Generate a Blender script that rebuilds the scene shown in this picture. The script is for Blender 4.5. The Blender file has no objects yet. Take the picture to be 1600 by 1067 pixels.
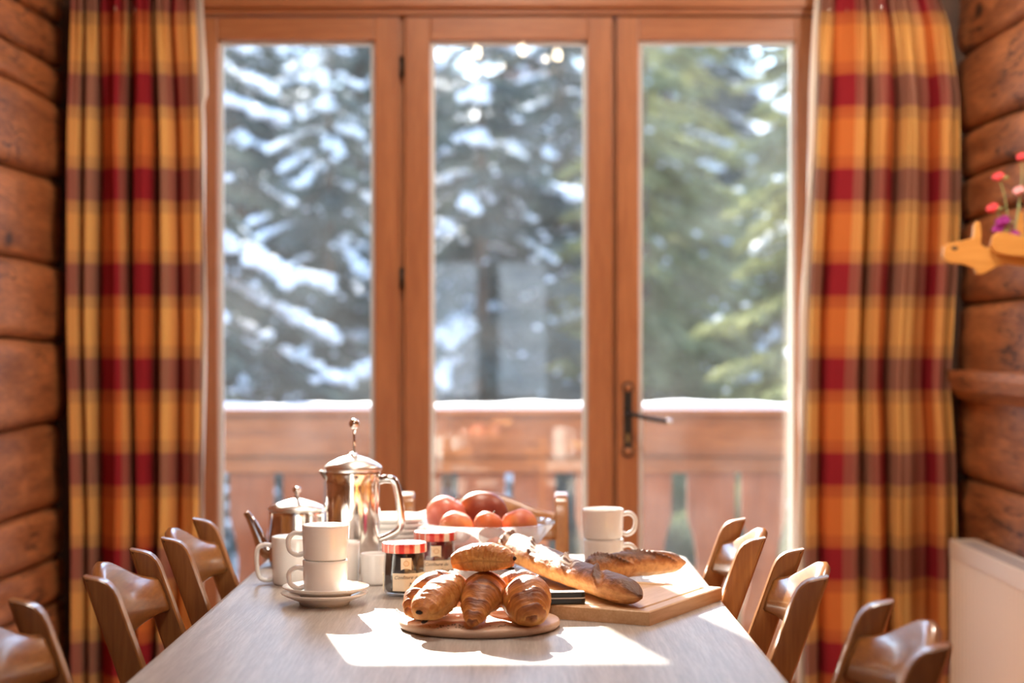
import bpy, bmesh, math, random
import numpy as np
from mathutils import Vector, Matrix

random.seed(7)
rng = np.random.default_rng(11)
PI = math.pi
S = bpy.context.scene
COL = S.collection

# ------------------------------------------------------------------ camera
F = 2800.0                      # focal length in pixels of the 1600 px frame
CZ = 1.19                       # lens height
HY = 540.0                      # horizon row
cam_d = bpy.data.cameras.new('camera')
cam = bpy.data.objects.new('camera', cam_d)
COL.objects.link(cam)
cam.location = (0, 0, CZ)
cam.rotation_euler = (PI / 2, 0, 0)
cam_d.sensor_width = 36.0
cam_d.lens = F / 1600 * 36.0
cam_d.shift_y = (HY - 533.5) / 1600
cam_d.clip_end = 300
cam_d.dof.use_dof = True
cam_d.dof.focus_distance = 2.92
cam_d.dof.aperture_fstop = 2.7
S.camera = cam

# ------------------------------------------------------------------ light
SUN_DIR = Vector((0.226, -1.0, -0.473)).normalized()
world = bpy.data.worlds.new('world')
S.world = world
world.use_nodes = True
wn = world.node_tree
for n in list(wn.nodes):
    wn.nodes.remove(n)
w_out = wn.nodes.new('ShaderNodeOutputWorld')
w_bg = wn.nodes.new('ShaderNodeBackground')
w_sky = wn.nodes.new('ShaderNodeTexSky')
w_sky.sky_type = 'NISHITA'
w_sky.sun_disc = False
w_sky.sun_elevation = math.asin(-SUN_DIR.z)
w_sky.sun_rotation = math.atan2(-SUN_DIR.x, -SUN_DIR.y)
w_sky.altitude = 1600
w_sky.dust_density = 0.25
w_bg.inputs['Strength'].default_value = 0.62
wn.links.new(w_sky.outputs[0], w_bg.inputs[0])
wn.links.new(w_bg.outputs[0], w_out.inputs[0])

sun_d = bpy.data.lights.new('sun', 'SUN')
sun_d.energy = 21.0
sun_d.angle = 0.0095
sun_d.color = (1.0, 0.93, 0.82)
sun = bpy.data.objects.new('sun', sun_d)
COL.objects.link(sun)
sun.location = (-6, 30, 14)
sun.rotation_euler = SUN_DIR.to_track_quat('-Z', 'Y').to_euler()

S.view_settings.view_transform = 'Standard'
S.view_settings.look = 'None'
S.view_settings.gamma = 1.0
S.view_settings.use_curve_mapping = False
S.view_settings.exposure = 0.9
try:
    S.cycles.max_bounces = 10
    S.cycles.transparent_max_bounces = 16
    S.cycles.sample_clamp_indirect = 8.0
    S.cycles.caustics_refractive = False
    S.cycles.use_denoising = True
except Exception:
    pass

# ------------------------------------------------------------------ helpers
def px(x, y, D):
    """world point seen at photo pixel (x, y) at distance D from the lens"""
    return Vector(((x - 800) / F * D, D, CZ - (y - HY) / F * D))

TZ = 0.75
def on_table(x, y, z=TZ):
    D = (CZ - z) * F / (y - HY)
    return Vector(((x - 800) / F * D, D, z))

def link(o, parent=None):
    COL.objects.link(o)
    if parent is not None:
        o.parent = parent
    return o

def tag(o, label=None, cat=None, group=None, kind=None):
    if label: o['label'] = label
    if cat: o['category'] = cat
    if group: o['group'] = group
    if kind: o['kind'] = kind
    return o

def empty(name, loc=(0, 0, 0), rz=0.0, label=None, cat=None, group=None, kind=None):
    o = bpy.data.objects.new(name, None)
    o.empty_display_size = 0.05
    o.location = loc
    o.rotation_euler = (0, 0, rz)
    link(o)
    return tag(o, label, cat, group, kind)

def new_mesh(name, verts, faces, mat=None, smooth=True):
    me = bpy.data.meshes.new(name)
    me.from_pydata([tuple(v) for v in verts], [], [tuple(f) for f in faces])
    me.update()
    if smooth:
        me.polygons.foreach_set('use_smooth', [True] * len(me.polygons))
    if mat: me.materials.append(mat)
    return me

def obj(name, verts, faces, mat, parent=None, smooth=True, loc=None):
    o = bpy.data.objects.new(name, new_mesh(name, verts, faces, mat, smooth))
    link(o, parent)
    if loc is not None: o.location = loc
    return o

def obj_from(name, me, parent=None, loc=None):
    o = bpy.data.objects.new(name, me)
    link(o, parent)
    if loc is not None: o.location = loc
    return o

def box_mesh(name, a, b, mat, bevel=0.004, seg=2):
    bm = bmesh.new()
    bmesh.ops.create_cube(bm, size=1)
    a = Vector(a); b = Vector(b)
    c = (a + b) / 2; s = b - a
    for v in bm.verts:
        v.co = Vector((v.co.x * s.x + c.x, v.co.y * s.y + c.y, v.co.z * s.z + c.z))
    if bevel:
        bmesh.ops.bevel(bm, geom=list(bm.edges), offset=bevel, segments=seg, profile=0.7, affect='EDGES')
    me = bpy.data.meshes.new(name)
    bm.to_mesh(me); bm.free()
    me.polygons.foreach_set('use_smooth', [False] * len(me.polygons))
    if mat: me.materials.append(mat)
    return me

def box(name, a, b, mat, parent=None, bevel=0.004, seg=2):
    return obj_from(name, box_mesh(name, a, b, mat, bevel, seg), parent)

def prism_mesh(name, poly, depth, mat, bevel=0.003, axis='y', seg=2):
    """poly = list of (u, z); extruded along axis by +-depth/2"""
    bm = bmesh.new()
    vs = []
    for s in (-0.5, 0.5):
        if axis == 'y': vs.append([bm.verts.new((u, s * depth, z)) for u, z in poly])
        elif axis == 'x': vs.append([bm.verts.new((s * depth, u, z)) for u, z in poly])
        else: vs.append([bm.verts.new((u, z, s * depth)) for u, z in poly])
    n = len(poly)
    bm.faces.new(vs[0]); bm.faces.new(list(reversed(vs[1])))
    for i in range(n):
        bm.faces.new((vs[0][i], vs[1][i], vs[1][(i + 1) % n], vs[0][(i + 1) % n]))
    bmesh.ops.recalc_face_normals(bm, faces=list(bm.faces))
    if bevel:
        cap = [f for f in bm.faces if len(f.verts) == n]
        es = set()
        for f in cap: es.update(f.edges)
        bmesh.ops.bevel(bm, geom=list(es), offset=bevel, segments=seg, profile=0.7, affect='EDGES')
    me = bpy.data.meshes.new(name)
    bm.to_mesh(me); bm.free()
    if mat: me.materials.append(mat)
    return me

def lathe(name, prof, mat, parent=None, n=48, loc=(0, 0, 0), smooth=True, close=False, wob=None):
    """prof = [(r, z), ...] turned about z"""
    verts, faces = [], []
    m = len(prof)
    for r, z in prof:
        for k in range(n):
            a = 2 * PI * k / n
            rr = r * (wob(a, z) if wob else 1.0)
            verts.append((rr * math.cos(a), rr * math.sin(a), z))
    for i in range(m - 1):
        for k in range(n):
            k2 = (k + 1) % n
            faces.append((i * n + k, i * n + k2, (i + 1) * n + k2, (i + 1) * n + k))
    if close:
        for k in range(n):
            k2 = (k + 1) % n
            faces.append(((m - 1) * n + k, (m - 1) * n + k2, k2, k))
    o = obj(name, verts, faces, mat, parent, smooth)
    o.location = loc
    return o

def smooth_path(pts, n):
    """Catmull-Rom through pts, n samples"""
    P = [np.array(p, float) for p in pts]
    P = [2 * P[0] - P[1]] + P + [2 * P[-1] - P[-2]]
    out = []
    m = len(P) - 3
    for i in range(n):
        t = i / (n - 1) * m
        k = min(int(t), m - 1); u = t - k
        a, b, c, d = P[k:k + 4]
        out.append(0.5 * ((2 * b) + (c - a) * u + (2 * a - 5 * b + 4 * c - d) * u * u + (3 * b - a - 3 * c + d) * u ** 3))
    return np.array(out)

def tube_data(path, radii, n=12, flat=1.0, cap=True):
    path = np.array(path, float)
    m = len(path)
    if np.isscalar(radii): radii = [radii] * m
    T = np.gradient(path, axis=0)
    T /= np.linalg.norm(T, axis=1)[:, None] + 1e-12
    up = np.array((0, 0, 1.0))
    if abs(T[0] @ up) > 0.9: up = np.array((0, 1.0, 0))
    verts, faces = [], []
    N = np.cross(T[0], up); N /= np.linalg.norm(N)
    for i in range(m):
        N = N - (N @ T[i]) * T[i]; N /= np.linalg.norm(N)
        B = np.cross(T[i], N)
        for k in range(n):
            a = 2 * PI * k / n
            verts.append(path[i] + radii[i] * (math.cos(a) * N + flat * math.sin(a) * B))
    for i in range(m - 1):
        for k in range(n):
            k2 = (k + 1) % n
            faces.append((i * n + k, i * n + k2, (i + 1) * n + k2, (i + 1) * n + k))
    if cap:
        faces.append(tuple(range(n))[::-1]); faces.append(tuple((m - 1) * n + k for k in range(n)))
    return verts, faces

def tube(name, path, radii, mat, parent=None, n=12, flat=1.0):
    v, f = tube_data(path, radii, n, flat)
    return obj(name, v, f, mat, parent)

def sphere_data(c, r, nu=20, nv=12, sc=(1, 1, 1)):
    verts = [(c[0], c[1], c[2] + r * sc[2])]; faces = []
    for i in range(1, nv):
        th = PI * i / nv
        for k in range(nu):
            a = 2 * PI * k / nu
            verts.append((c[0] + r * sc[0] * math.sin(th) * math.cos(a), c[1] + r * sc[1] * math.sin(th) * math.sin(a), c[2] + r * sc[2] * math.cos(th)))
    verts.append((c[0], c[1], c[2] - r * sc[2]))
    for k in range(nu):
        faces.append((0, 1 + k, 1 + (k + 1) % nu))
        b = 1 + (nv - 2) * nu
        faces.append((len(verts) - 1, b + (k + 1) % nu, b + k))
    for i in range(nv - 2):
        for k in range(nu):
            k2 = (k + 1) % nu
            faces.append((1 + i * nu + k, 1 + (i + 1) * nu + k, 1 + (i + 1) * nu + k2, 1 + i * nu + k2))
    return verts, faces

def sphere(name, c, r, mat, parent=None, nu=20, nv=12, sc=(1, 1, 1)):
    v, f = sphere_data(c, r, nu, nv, sc)
    return obj(name, v, f, mat, parent)

def copy_tree(o, parent=None):
    c = o.copy(); COL.objects.link(c); c.parent = parent
    for ch in list(o.children):
        copy_tree(ch, c)
    return c

# ------------------------------------------------------------------ materials
def mat_base(name):
    m = bpy.data.materials.new(name); m.use_nodes = True
    nt = m.node_tree
    return m, nt, nt.nodes['Principled BSDF'], nt.nodes['Material Output']

def N(nt, t, **kw):
    n = nt.nodes.new(t)
    for k, v in kw.items():
        if hasattr(n, k): setattr(n, k, v)
    return n

def ramp(nt, stops, mode='LINEAR'):
    r = nt.nodes.new('ShaderNodeValToRGB')
    r.color_ramp.interpolation = mode
    el = r.color_ramp.elements
    while len(el) > len(stops): el.remove(el[-1])
    while len(el) < len(stops): el.new(0.5)
    for e, (p, c) in zip(el, stops):
        e.position = p
        e.color = (*c, 1) if len(c) == 3 else c
    return r

def plain(name, col, rough=0.5, metal=0.0, spec=0.5, coat=0.0):
    m, nt, b, o = mat_base(name)
    b.inputs['Base Color'].default_value = (*col, 1)
    b.inputs['Roughness'].default_value = rough
    b.inputs['Metallic'].default_value = metal
    b.inputs['Specular IOR Level'].default_value = spec
    b.inputs['Coat Weight'].default_value = coat
    return m

def noisy(name, c1, c2, scale=20, rough=0.5, bump=0.0, metal=0.0, stretch=(1, 1, 1), detail=4, coat=0.0, spec=0.5):
    m, nt, b, o = mat_base(name)
    tc = N(nt, 'ShaderNodeTexCoord'); mp = N(nt, 'ShaderNodeMapping')
    mp.inputs['Scale'].default_value = stretch
    nz = N(nt, 'ShaderNodeTexNoise'); nz.inputs['Scale'].default_value = scale; nz.inputs['Detail'].default_value = detail
    r = ramp(nt, [(0.3, c1), (0.7, c2)])
    nt.links.new(tc.outputs['Object'], mp.inputs[0]); nt.links.new(mp.outputs[0], nz.inputs['Vector'])
    nt.links.new(nz.outputs['Fac'], r.inputs[0]); nt.links.new(r.outputs[0], b.inputs['Base Color'])
    b.inputs['Roughness'].default_value = rough; b.inputs['Metallic'].default_value = metal
    b.inputs['Coat Weight'].default_value = coat; b.inputs['Specular IOR Level'].default_value = spec
    if bump:
        bp = N(nt, 'ShaderNodeBump'); bp.inputs['Strength'].default_value = bump; bp.inputs['Distance'].default_value = 0.01
        nt.links.new(nz.outputs['Fac'], bp.inputs['Height']); nt.links.new(bp.outputs[0], b.inputs['Normal'])
    return m

def wood(name, light, dark, axis='x', scale=9.0, rough=0.45, coat=0.0, knots=0.0, bump=0.15, stretch=14.0, spec=0.5):
    m, nt, b, o = mat_base(name)
    tc = N(nt, 'ShaderNodeTexCoord'); mp = N(nt, 'ShaderNodeMapping')
    sc = [stretch] * 3; sc['xyz'.index(axis)] = 1.0
    mp.inputs['Scale'].default_value = sc
    oi = N(nt, 'ShaderNodeObjectInfo')
    add = N(nt, 'ShaderNodeVectorMath'); add.operation = 'ADD'
    mul = N(nt, 'ShaderNodeMath'); mul.operation = 'MULTIPLY'; mul.inputs[1].default_value = 17.0
    nt.links.new(oi.outputs['Random'], mul.inputs[0])
    nt.links.new(tc.outputs['Object'], add.inputs[0]); nt.links.new(mul.outputs[0], add.inputs[1])
    nt.links.new(add.outputs[0], mp.inputs[0])
    n1 = N(nt, 'ShaderNodeTexNoise'); n1.inputs['Scale'].default_value = scale / 4; n1.inputs['Detail'].default_value = 6; n1.inputs['Distortion'].default_value = 0.6
    n2 = N(nt, 'ShaderNodeTexNoise'); n2.inputs['Scale'].default_value = scale * 1.6; n2.inputs['Detail'].default_value = 3
    nt.links.new(mp.outputs[0], n1.inputs['Vector']); nt.links.new(mp.outputs[0], n2.inputs['Vector'])
    mx = N(nt, 'ShaderNodeMath'); mx.operation = 'MULTIPLY_ADD'; mx.inputs[1].default_value = 0.45
    nt.links.new(n2.outputs['Fac'], mx.inputs[0]); 
    m7 = N(nt, 'ShaderNodeMath'); m7.operation = 'MULTIPLY'; m7.inputs[1].default_value = 0.55
    nt.links.new(n1.outputs['Fac'], m7.inputs[0]); nt.links.new(m7.outputs[0], mx.inputs[2])
    r = ramp(nt, [(0.34, dark), (0.5, tuple((a + c) / 2 for a, c in zip(light, dark))), (0.62, light)])
    nt.links.new(mx.outputs[0], r.inputs[0])
    col = r.outputs[0]
    if knots:
        v = N(nt, 'ShaderNodeTexVoronoi'); v.inputs['Scale'].default_value = knots
        mp2 = N(nt, 'ShaderNodeMapping'); s2 = [1.6] * 3; s2['xyz'.index(axis)] = 0.8; mp2.inputs['Scale'].default_value = s2
        nt.links.new(add.outputs[0], mp2.inputs[0]); nt.links.new(mp2.outputs[0], v.inputs['Vector'])
        kr = ramp(nt, [(0.035, (0, 0, 0)), (0.10, (1, 1, 1))])
        nt.links.new(v.outputs['Distance'], kr.inputs[0])
        mix = N(nt, 'ShaderNodeMixRGB'); mix.inputs[1].default_value = (*[d * 0.3 for d in dark], 1)
        nt.links.new(kr.outputs[0], mix.inputs[0]); nt.links.new(col, mix.inputs[2]); col = mix.outputs[0]
    nt.links.new(col, b.inputs['Base Color'])
    b.inputs['Roughness'].default_value = rough; b.inputs['Coat Weight'].default_value = coat
    b.inputs['Coat Roughness'].default_value = 0.12; b.inputs['Specular IOR Level'].default_value = spec
    if bump:
        bp = N(nt, 'ShaderNodeBump'); bp.inputs['Strength'].default_value = bump; bp.inputs['Distance'].default_value = 0.004
        nt.links.new(mx.outputs[0], bp.inputs['Height']); nt.links.new(bp.outputs[0], b.inputs['Normal'])
    return m

M = {}
def log_material():
    m = wood('log_wood', (0.44, 0.155, 0.046), (0.17, 0.050, 0.014), 'y', 8, 0.6, knots=2.3, bump=0.5, stretch=9)
    nt = m.node_tree; b = nt.nodes['Principled BSDF']
    src = b.inputs['Base Color'].links[0].from_socket
    tc = N(nt, 'ShaderNodeTexCoord'); mp = N(nt, 'ShaderNodeMapping'); mp.inputs['Scale'].default_value = (3, 1.1, 9)
    nt.links.new(tc.outputs['Object'], mp.inputs[0])
    nz = N(nt, 'ShaderNodeTexNoise'); nz.inputs['Scale'].default_value = 2.0; nz.inputs['Detail'].default_value = 5; nz.inputs['Distortion'].default_value = 0.3
    nt.links.new(mp.outputs[0], nz.inputs['Vector'])
    r = ramp(nt, [(0.484, (1, 1, 1)), (0.497, (0.10, 0.10, 0.10)), (0.503, (0.10, 0.10, 0.10)), (0.516, (1, 1, 1))])
    nt.links.new(nz.outputs['Fac'], r.inputs[0])
    n2 = N(nt, 'ShaderNodeTexNoise'); n2.inputs['Scale'].default_value = 3.1; nt.links.new(tc.outputs['Object'], n2.inputs['Vector'])
    r2 = ramp(nt, [(0.48, (1, 1, 1)), (0.60, (0, 0, 0))]); nt.links.new(n2.outputs['Fac'], r2.inputs[0])
    mxx = N(nt, 'ShaderNodeMixRGB'); mxx.blend_type = 'LIGHTEN'; mxx.inputs[0].default_value = 1.0
    nt.links.new(r.outputs[0], mxx.inputs[1]); nt.links.new(r2.outputs[0], mxx.inputs[2])
    mu = N(nt, 'ShaderNodeMixRGB'); mu.blend_type = 'MULTIPLY'; mu.inputs[0].default_value = 1.0
    nt.links.new(src, mu.inputs[1]); nt.links.new(mxx.outputs[0], mu.inputs[2]); nt.links.new(mu.outputs[0], b.inputs['Base Color'])
    return m
M['log'] = log_material()
M['shade_wood'] = wood('shaded_wall_wood', (0.10, 0.045, 0.020), (0.05, 0.022, 0.010), 'z', 8, 0.6)  # shade beside the curtains, put into the wall colour
M['frame'] = wood('window_frame_wood', (0.43, 0.165, 0.056), (0.30, 0.10, 0.031), 'z', 7, 0.38, knots=2.2, bump=0.05)
M['frame_h'] = wood('window_rail_wood', (0.43, 0.165, 0.056), (0.30, 0.10, 0.031), 'x', 7, 0.38, knots=2.2, bump=0.05)
M['chair'] = wood('varnished_chair_wood', (0.37, 0.155, 0.043), (0.23, 0.085, 0.022), 'z', 9, 0.28, coat=0.5, bump=0.03)
M['chair_y'] = wood('varnished_chair_rail_wood', (0.37, 0.155, 0.043), (0.23, 0.085, 0.022), 'y', 9, 0.28, coat=0.5, bump=0.03)
M['table'] = wood('worn_oak_table', (0.46, 0.415, 0.375), (0.28, 0.245, 0.215), 'y', 12, 0.36, bump=0.10, stretch=22)
M['floor'] = wood('floor_wood', (0.40, 0.20, 0.09), (0.24, 0.11, 0.045), 'y', 8, 0.4, bump=0.1)
M['ceil'] = wood('ceiling_wood', (0.48, 0.26, 0.12), (0.34, 0.17, 0.07), 'y', 8, 0.5, bump=0.1)
M['plaster'] = noisy('cream_plaster', (0.75, 0.68, 0.56), (0.80, 0.73, 0.62), 12, 0.8, 0.1)
M['balcony'] = wood('balcony_wood', (0.38, 0.155, 0.046), (0.20, 0.072, 0.020), 'x', 7, 0.65, knots=1.6, bump=0.3)
M['balcony_z'] = wood('balcony_slat_wood', (0.35, 0.125, 0.046), (0.22, 0.072, 0.026), 'z', 7, 0.65, bump=0.3)
M['snow'] = noisy('snow', (0.80, 0.84, 0.90), (0.90, 0.92, 0.95), 9, 0.7, 0.3)
M['ceramic'] = plain('white_glazed_china', (0.90, 0.885, 0.86), 0.12, coat=0.3)
M['steel'] = noisy('polished_steel', (0.70, 0.66, 0.62), (0.78, 0.74, 0.70), 6, 0.14, metal=1.0, stretch=(1, 1, 20))
M['steel_lid'] = plain('satin_steel', (0.80, 0.77, 0.73), 0.34, 1.0)
M['steel_dark'] = plain('blackened_iron', (0.05, 0.045, 0.04), 0.4, 0.9)
M['brass'] = plain('aged_brass', (0.45, 0.30, 0.12), 0.35, 1.0)
M['board'] = wood('beech_board', (0.66, 0.44, 0.25), (0.52, 0.31, 0.15), 'x', 11, 0.5, bump=0.06)
M['disc'] = wood('round_board_wood', (0.64, 0.43, 0.30), (0.52, 0.33, 0.22), 'x', 9, 0.5, bump=0.05)
M['black'] = plain('black_handle_resin', (0.02, 0.022, 0.022), 0.35)
M['label'] = noisy('cream_paper_label', (0.78, 0.68, 0.52), (0.84, 0.75, 0.60), 60, 0.7)
M['ink'] = plain('sepia_ink', (0.10, 0.07, 0.05), 0.6)
M['jam_dark'] = plain('dark_berry_jam', (0.018, 0.012, 0.016), 0.25)
M['jam_red'] = plain('red_berry_jam', (0.13, 0.012, 0.025), 0.25)
M['radiator'] = plain('cream_radiator_enamel', (0.74, 0.60, 0.46), 0.4)
M['grille'] = plain('grey_radiator_top', (0.42, 0.36, 0.33), 0.45)
M['choc'] = plain('dark_chocolate', (0.018, 0.009, 0.006), 0.7, spec=0.2)
M['toy'] = wood('honey_pine', (0.72, 0.34, 0.075), (0.62, 0.27, 0.05), 'x', 8, 0.5, bump=0.05)
M['lining'] = plain('cream_curtain_lining', (0.82, 0.74, 0.64), 0.9)
M['spacer'] = plain('pale_glazing_spacer', (0.70, 0.70, 0.68), 0.4)

def glass_pane():
    m, nt, b, o = mat_base('dusty_window_glass')
    nt.nodes.remove(b)
    tr = N(nt, 'ShaderNodeBsdfTransparent'); gl = N(nt, 'ShaderNodeBsdfGlossy'); gl.inputs['Roughness'].default_value = 0.0
    tl = N(nt, 'ShaderNodeBsdfTranslucent'); tl.inputs['Color'].default_value = (0.9, 0.9, 0.9, 1)
    tr.inputs['Color'].default_value = (0.97, 0.98, 0.97, 1)
    m1 = N(nt, 'ShaderNodeMixShader'); m2 = N(nt, 'ShaderNodeMixShader')
    m1.inputs[0].default_value = 0.045
    nt.links.new(tr.outputs[0], m1.inputs[1]); nt.links.new(gl.outputs[0], m1.inputs[2])
    tc = N(nt, 'ShaderNodeTexCoord'); nz = N(nt, 'ShaderNodeTexNoise'); nz.inputs['Scale'].default_value = 5; nz.inputs['Detail'].default_value = 7
    r = ramp(nt, [(0.35, (0.0032, 0.0032, 0.0032)), (0.75, (0.0120, 0.0120, 0.0120))])
    nt.links.new(tc.outputs['Object'], nz.inputs['Vector']); nt.links.new(nz.outputs['Fac'], r.inputs[0])
    nt.links.new(r.outputs[0], m2.inputs[0]); nt.links.new(m1.outputs[0], m2.inputs[1]); nt.links.new(tl.outputs[0], m2.inputs[2])
    nt.links.new(m2.outputs[0], o.inputs[0])
    return m
M['glass'] = glass_pane()

def clear_glass(name, tint, refl=0.12, milk=0.12):
    m, nt, b, o = mat_base(name)
    nt.nodes.remove(b)
    tr = N(nt, 'ShaderNodeBsdfTransparent'); tr.inputs['Color'].default_value = (*tint, 1)
    gl = N(nt, 'ShaderNodeBsdfGlossy'); gl.inputs['Roughness'].default_value = 0.03
    df = N(nt, 'ShaderNodeBsdfTranslucent'); df.inputs['Color'].default_value = (0.9, 0.88, 0.86, 1)
    lw = N(nt, 'ShaderNodeLayerWeight'); lw.inputs['Blend'].default_value = 0.35
    ma = N(nt, 'ShaderNodeMath'); ma.operation = 'MULTIPLY_ADD'; ma.inputs[1].default_value = 0.5; ma.inputs[2].default_value = refl
    nt.links.new(lw.outputs['Facing'], ma.inputs[0])
    m1 = N(nt, 'ShaderNodeMixShader'); m2 = N(nt, 'ShaderNodeMixShader'); m2.inputs[0].default_value = milk
    nt.links.new(ma.outputs[0], m1.inputs[0]); nt.links.new(tr.outputs[0], m1.inputs[1]); nt.links.new(gl.outputs[0], m1.inputs[2])
    nt.links.new(m1.outputs[0], m2.inputs[1]); nt.links.new(df.outputs[0], m2.inputs[2]); nt.links.new(m2.outputs[0], o.inputs[0])
    return m
M['jar_glass'] = clear_glass('jar_glass', (0.9, 0.92, 0.92), 0.04, 0.02)
M['bowl_glass'] = clear_glass('pressed_bowl_glass', (0.95, 0.94, 0.93), 0.06, 0.16)

def foliage(name, c1, c2):
    m, nt, b, o = mat_base(name)
    nt.nodes.remove(b)
    df = N(nt, 'ShaderNodeBsdfDiffuse'); tl = N(nt, 'ShaderNodeBsdfTranslucent'); mx = N(nt, 'ShaderNodeMixShader')
    mx.inputs[0].default_value = 0.5
    tc = N(nt, 'ShaderNodeTexCoord'); nz = N(nt, 'ShaderNodeTexNoise'); nz.inputs['Scale'].default_value = 3.0
    r = ramp(nt, [(0.35, c1), (0.65, c2)])
    nt.links.new(tc.outputs['Object'], nz.inputs['Vector']); nt.links.new(nz.outputs['Fac'], r.inputs[0])
    nt.links.new(r.outputs[0], df.inputs[0]); nt.links.new(r.outputs[0], tl.inputs[0])
    nt.links.new(df.outputs[0], mx.inputs[1]); nt.links.new(tl.outputs[0], mx.inputs[2]); nt.links.new(mx.outputs[0], o.inputs[0])
    return m
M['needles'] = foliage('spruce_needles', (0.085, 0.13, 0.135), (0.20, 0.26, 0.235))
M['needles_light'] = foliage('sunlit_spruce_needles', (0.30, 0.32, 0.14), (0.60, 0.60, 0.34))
M['bark'] = noisy('bark', (0.10, 0.07, 0.05), (0.17, 0.12, 0.09), 12, 0.9, 0.4)

def plaid(phase):
    m, nt, b, o = mat_base('plaid_curtain_cloth')
    uv = N(nt, 'ShaderNodeUVMap'); sp = N(nt, 'ShaderNodeSeparateXYZ')
    nt.links.new(uv.outputs[0], sp.inputs[0])
    def band(sock, ph, period, stops):
        d = N(nt, 'ShaderNodeMath'); d.operation = 'MULTIPLY_ADD'; d.inputs[1].default_value = 1 / period; d.inputs[2].default_value = ph
        f = N(nt, 'ShaderNodeMath'); f.operation = 'FRACT'
        nt.links.new(sock, d.inputs[0]); nt.links.new(d.outputs[0], f.inputs[0])
        r = ramp(nt, [(q, (c_,) * 3) for q, c_ in stops], 'CONSTANT')
        nt.links.new(f.outputs[0], r.inputs[0])
        return r.outputs[0]
    fu = band(sp.outputs['X'], phase[0], 0.40, ((0, 1), (.25, .5), (.31, .25), (.37, 0), (.86, .3), (.94, .55)))
    fv = band(sp.outputs['Y'], phase[1], 0.2705, ((0, 1), (.331, .42), (.39, .30), (.466, 0), (.86, .36), (.94, .46)))
    def mixc(fac, a, c):
        mx = N(nt, 'ShaderNodeMixRGB'); nt.links.new(fac, mx.inputs[0])
        for i, s in ((1, a), (2, c)):
            if isinstance(s, tuple): mx.inputs[i].default_value = (*s, 1)
            else: nt.links.new(s, mx.inputs[i])
        return mx.outputs[0]
    ca = mixc(fv, (0.93, 0.59, 0.20), (0.46, 0.22, 0.15))
    cb = mixc(fv, (0.74, 0.23, 0.06), (0.38, 0.03, 0.04))
    c = mixc(fu, ca, cb)
    wv = N(nt, 'ShaderNodeTexNoise'); wv.inputs['Scale'].default_value = 260
    nt.links.new(uv.outputs[0], wv.inputs['Vector'])
    bp = N(nt, 'ShaderNodeBump'); bp.inputs['Strength'].default_value = 0.15; bp.inputs['Distance'].default_value = 0.002
    nt.links.new(wv.outputs['Fac'], bp.inputs['Height'])
    nt.nodes.remove(b)
    df = N(nt, 'ShaderNodeBsdfDiffuse'); tl = N(nt, 'ShaderNodeBsdfTranslucent'); mx = N(nt, 'ShaderNodeMixShader'); mx.inputs[0].default_value = 0.35
    nt.links.new(c, df.inputs[0]); nt.links.new(c, tl.inputs[0]); nt.links.new(bp.outputs[0], df.inputs['Normal'])
    nt.links.new(df.outputs[0], mx.inputs[1]); nt.links.new(tl.outputs[0], mx.inputs[2]); nt.links.new(mx.outputs[0], o.inputs[0])
    return m

def gingham():
    m, nt, b, o = mat_base('red_gingham_lid')
    uv = N(nt, 'ShaderNodeTexCoord'); mp = N(nt, 'ShaderNodeMapping'); mp.inputs['Scale'].default_value = (55, 55, 55)
    nt.links.new(uv.outputs['Object'], mp.inputs[0])
    sp = N(nt, 'ShaderNodeSeparateXYZ'); nt.links.new(mp.outputs[0], sp.inputs[0])
    outs = []
    for ax in 'XYZ':
        f = N(nt, 'ShaderNodeMath'); f.operation = 'FRACT'; g = N(nt, 'ShaderNodeMath'); g.operation = 'GREATER_THAN'; g.inputs[1].default_value = 0.5
        nt.links.new(sp.outputs[ax], f.inputs[0]); nt.links.new(f.outputs[0], g.inputs[0]); outs.append(g.outputs[0])
    a = N(nt, 'ShaderNodeMath'); a.operation = 'ADD'; nt.links.new(outs[0], a.inputs[0]); nt.links.new(outs[1], a.inputs[1])
    h = N(nt, 'ShaderNodeMath'); h.operation = 'MULTIPLY'; h.inputs[1].default_value = 0.5; nt.links.new(a.outputs[0], h.inputs[0])
    r = ramp(nt, [(0.0, (0.82, 0.74, 0.68)), (0.5, (0.72, 0.20, 0.15)), (1.0, (0.58, 0.035, 0.03))])
    nt.links.new(h.outputs[0], r.inputs[0]); nt.links.new(r.outputs[0], b.inputs['Base Color'])
    b.inputs['Roughness'].default_value = 0.3
    return m
M['gingham'] = gingham()

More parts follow.
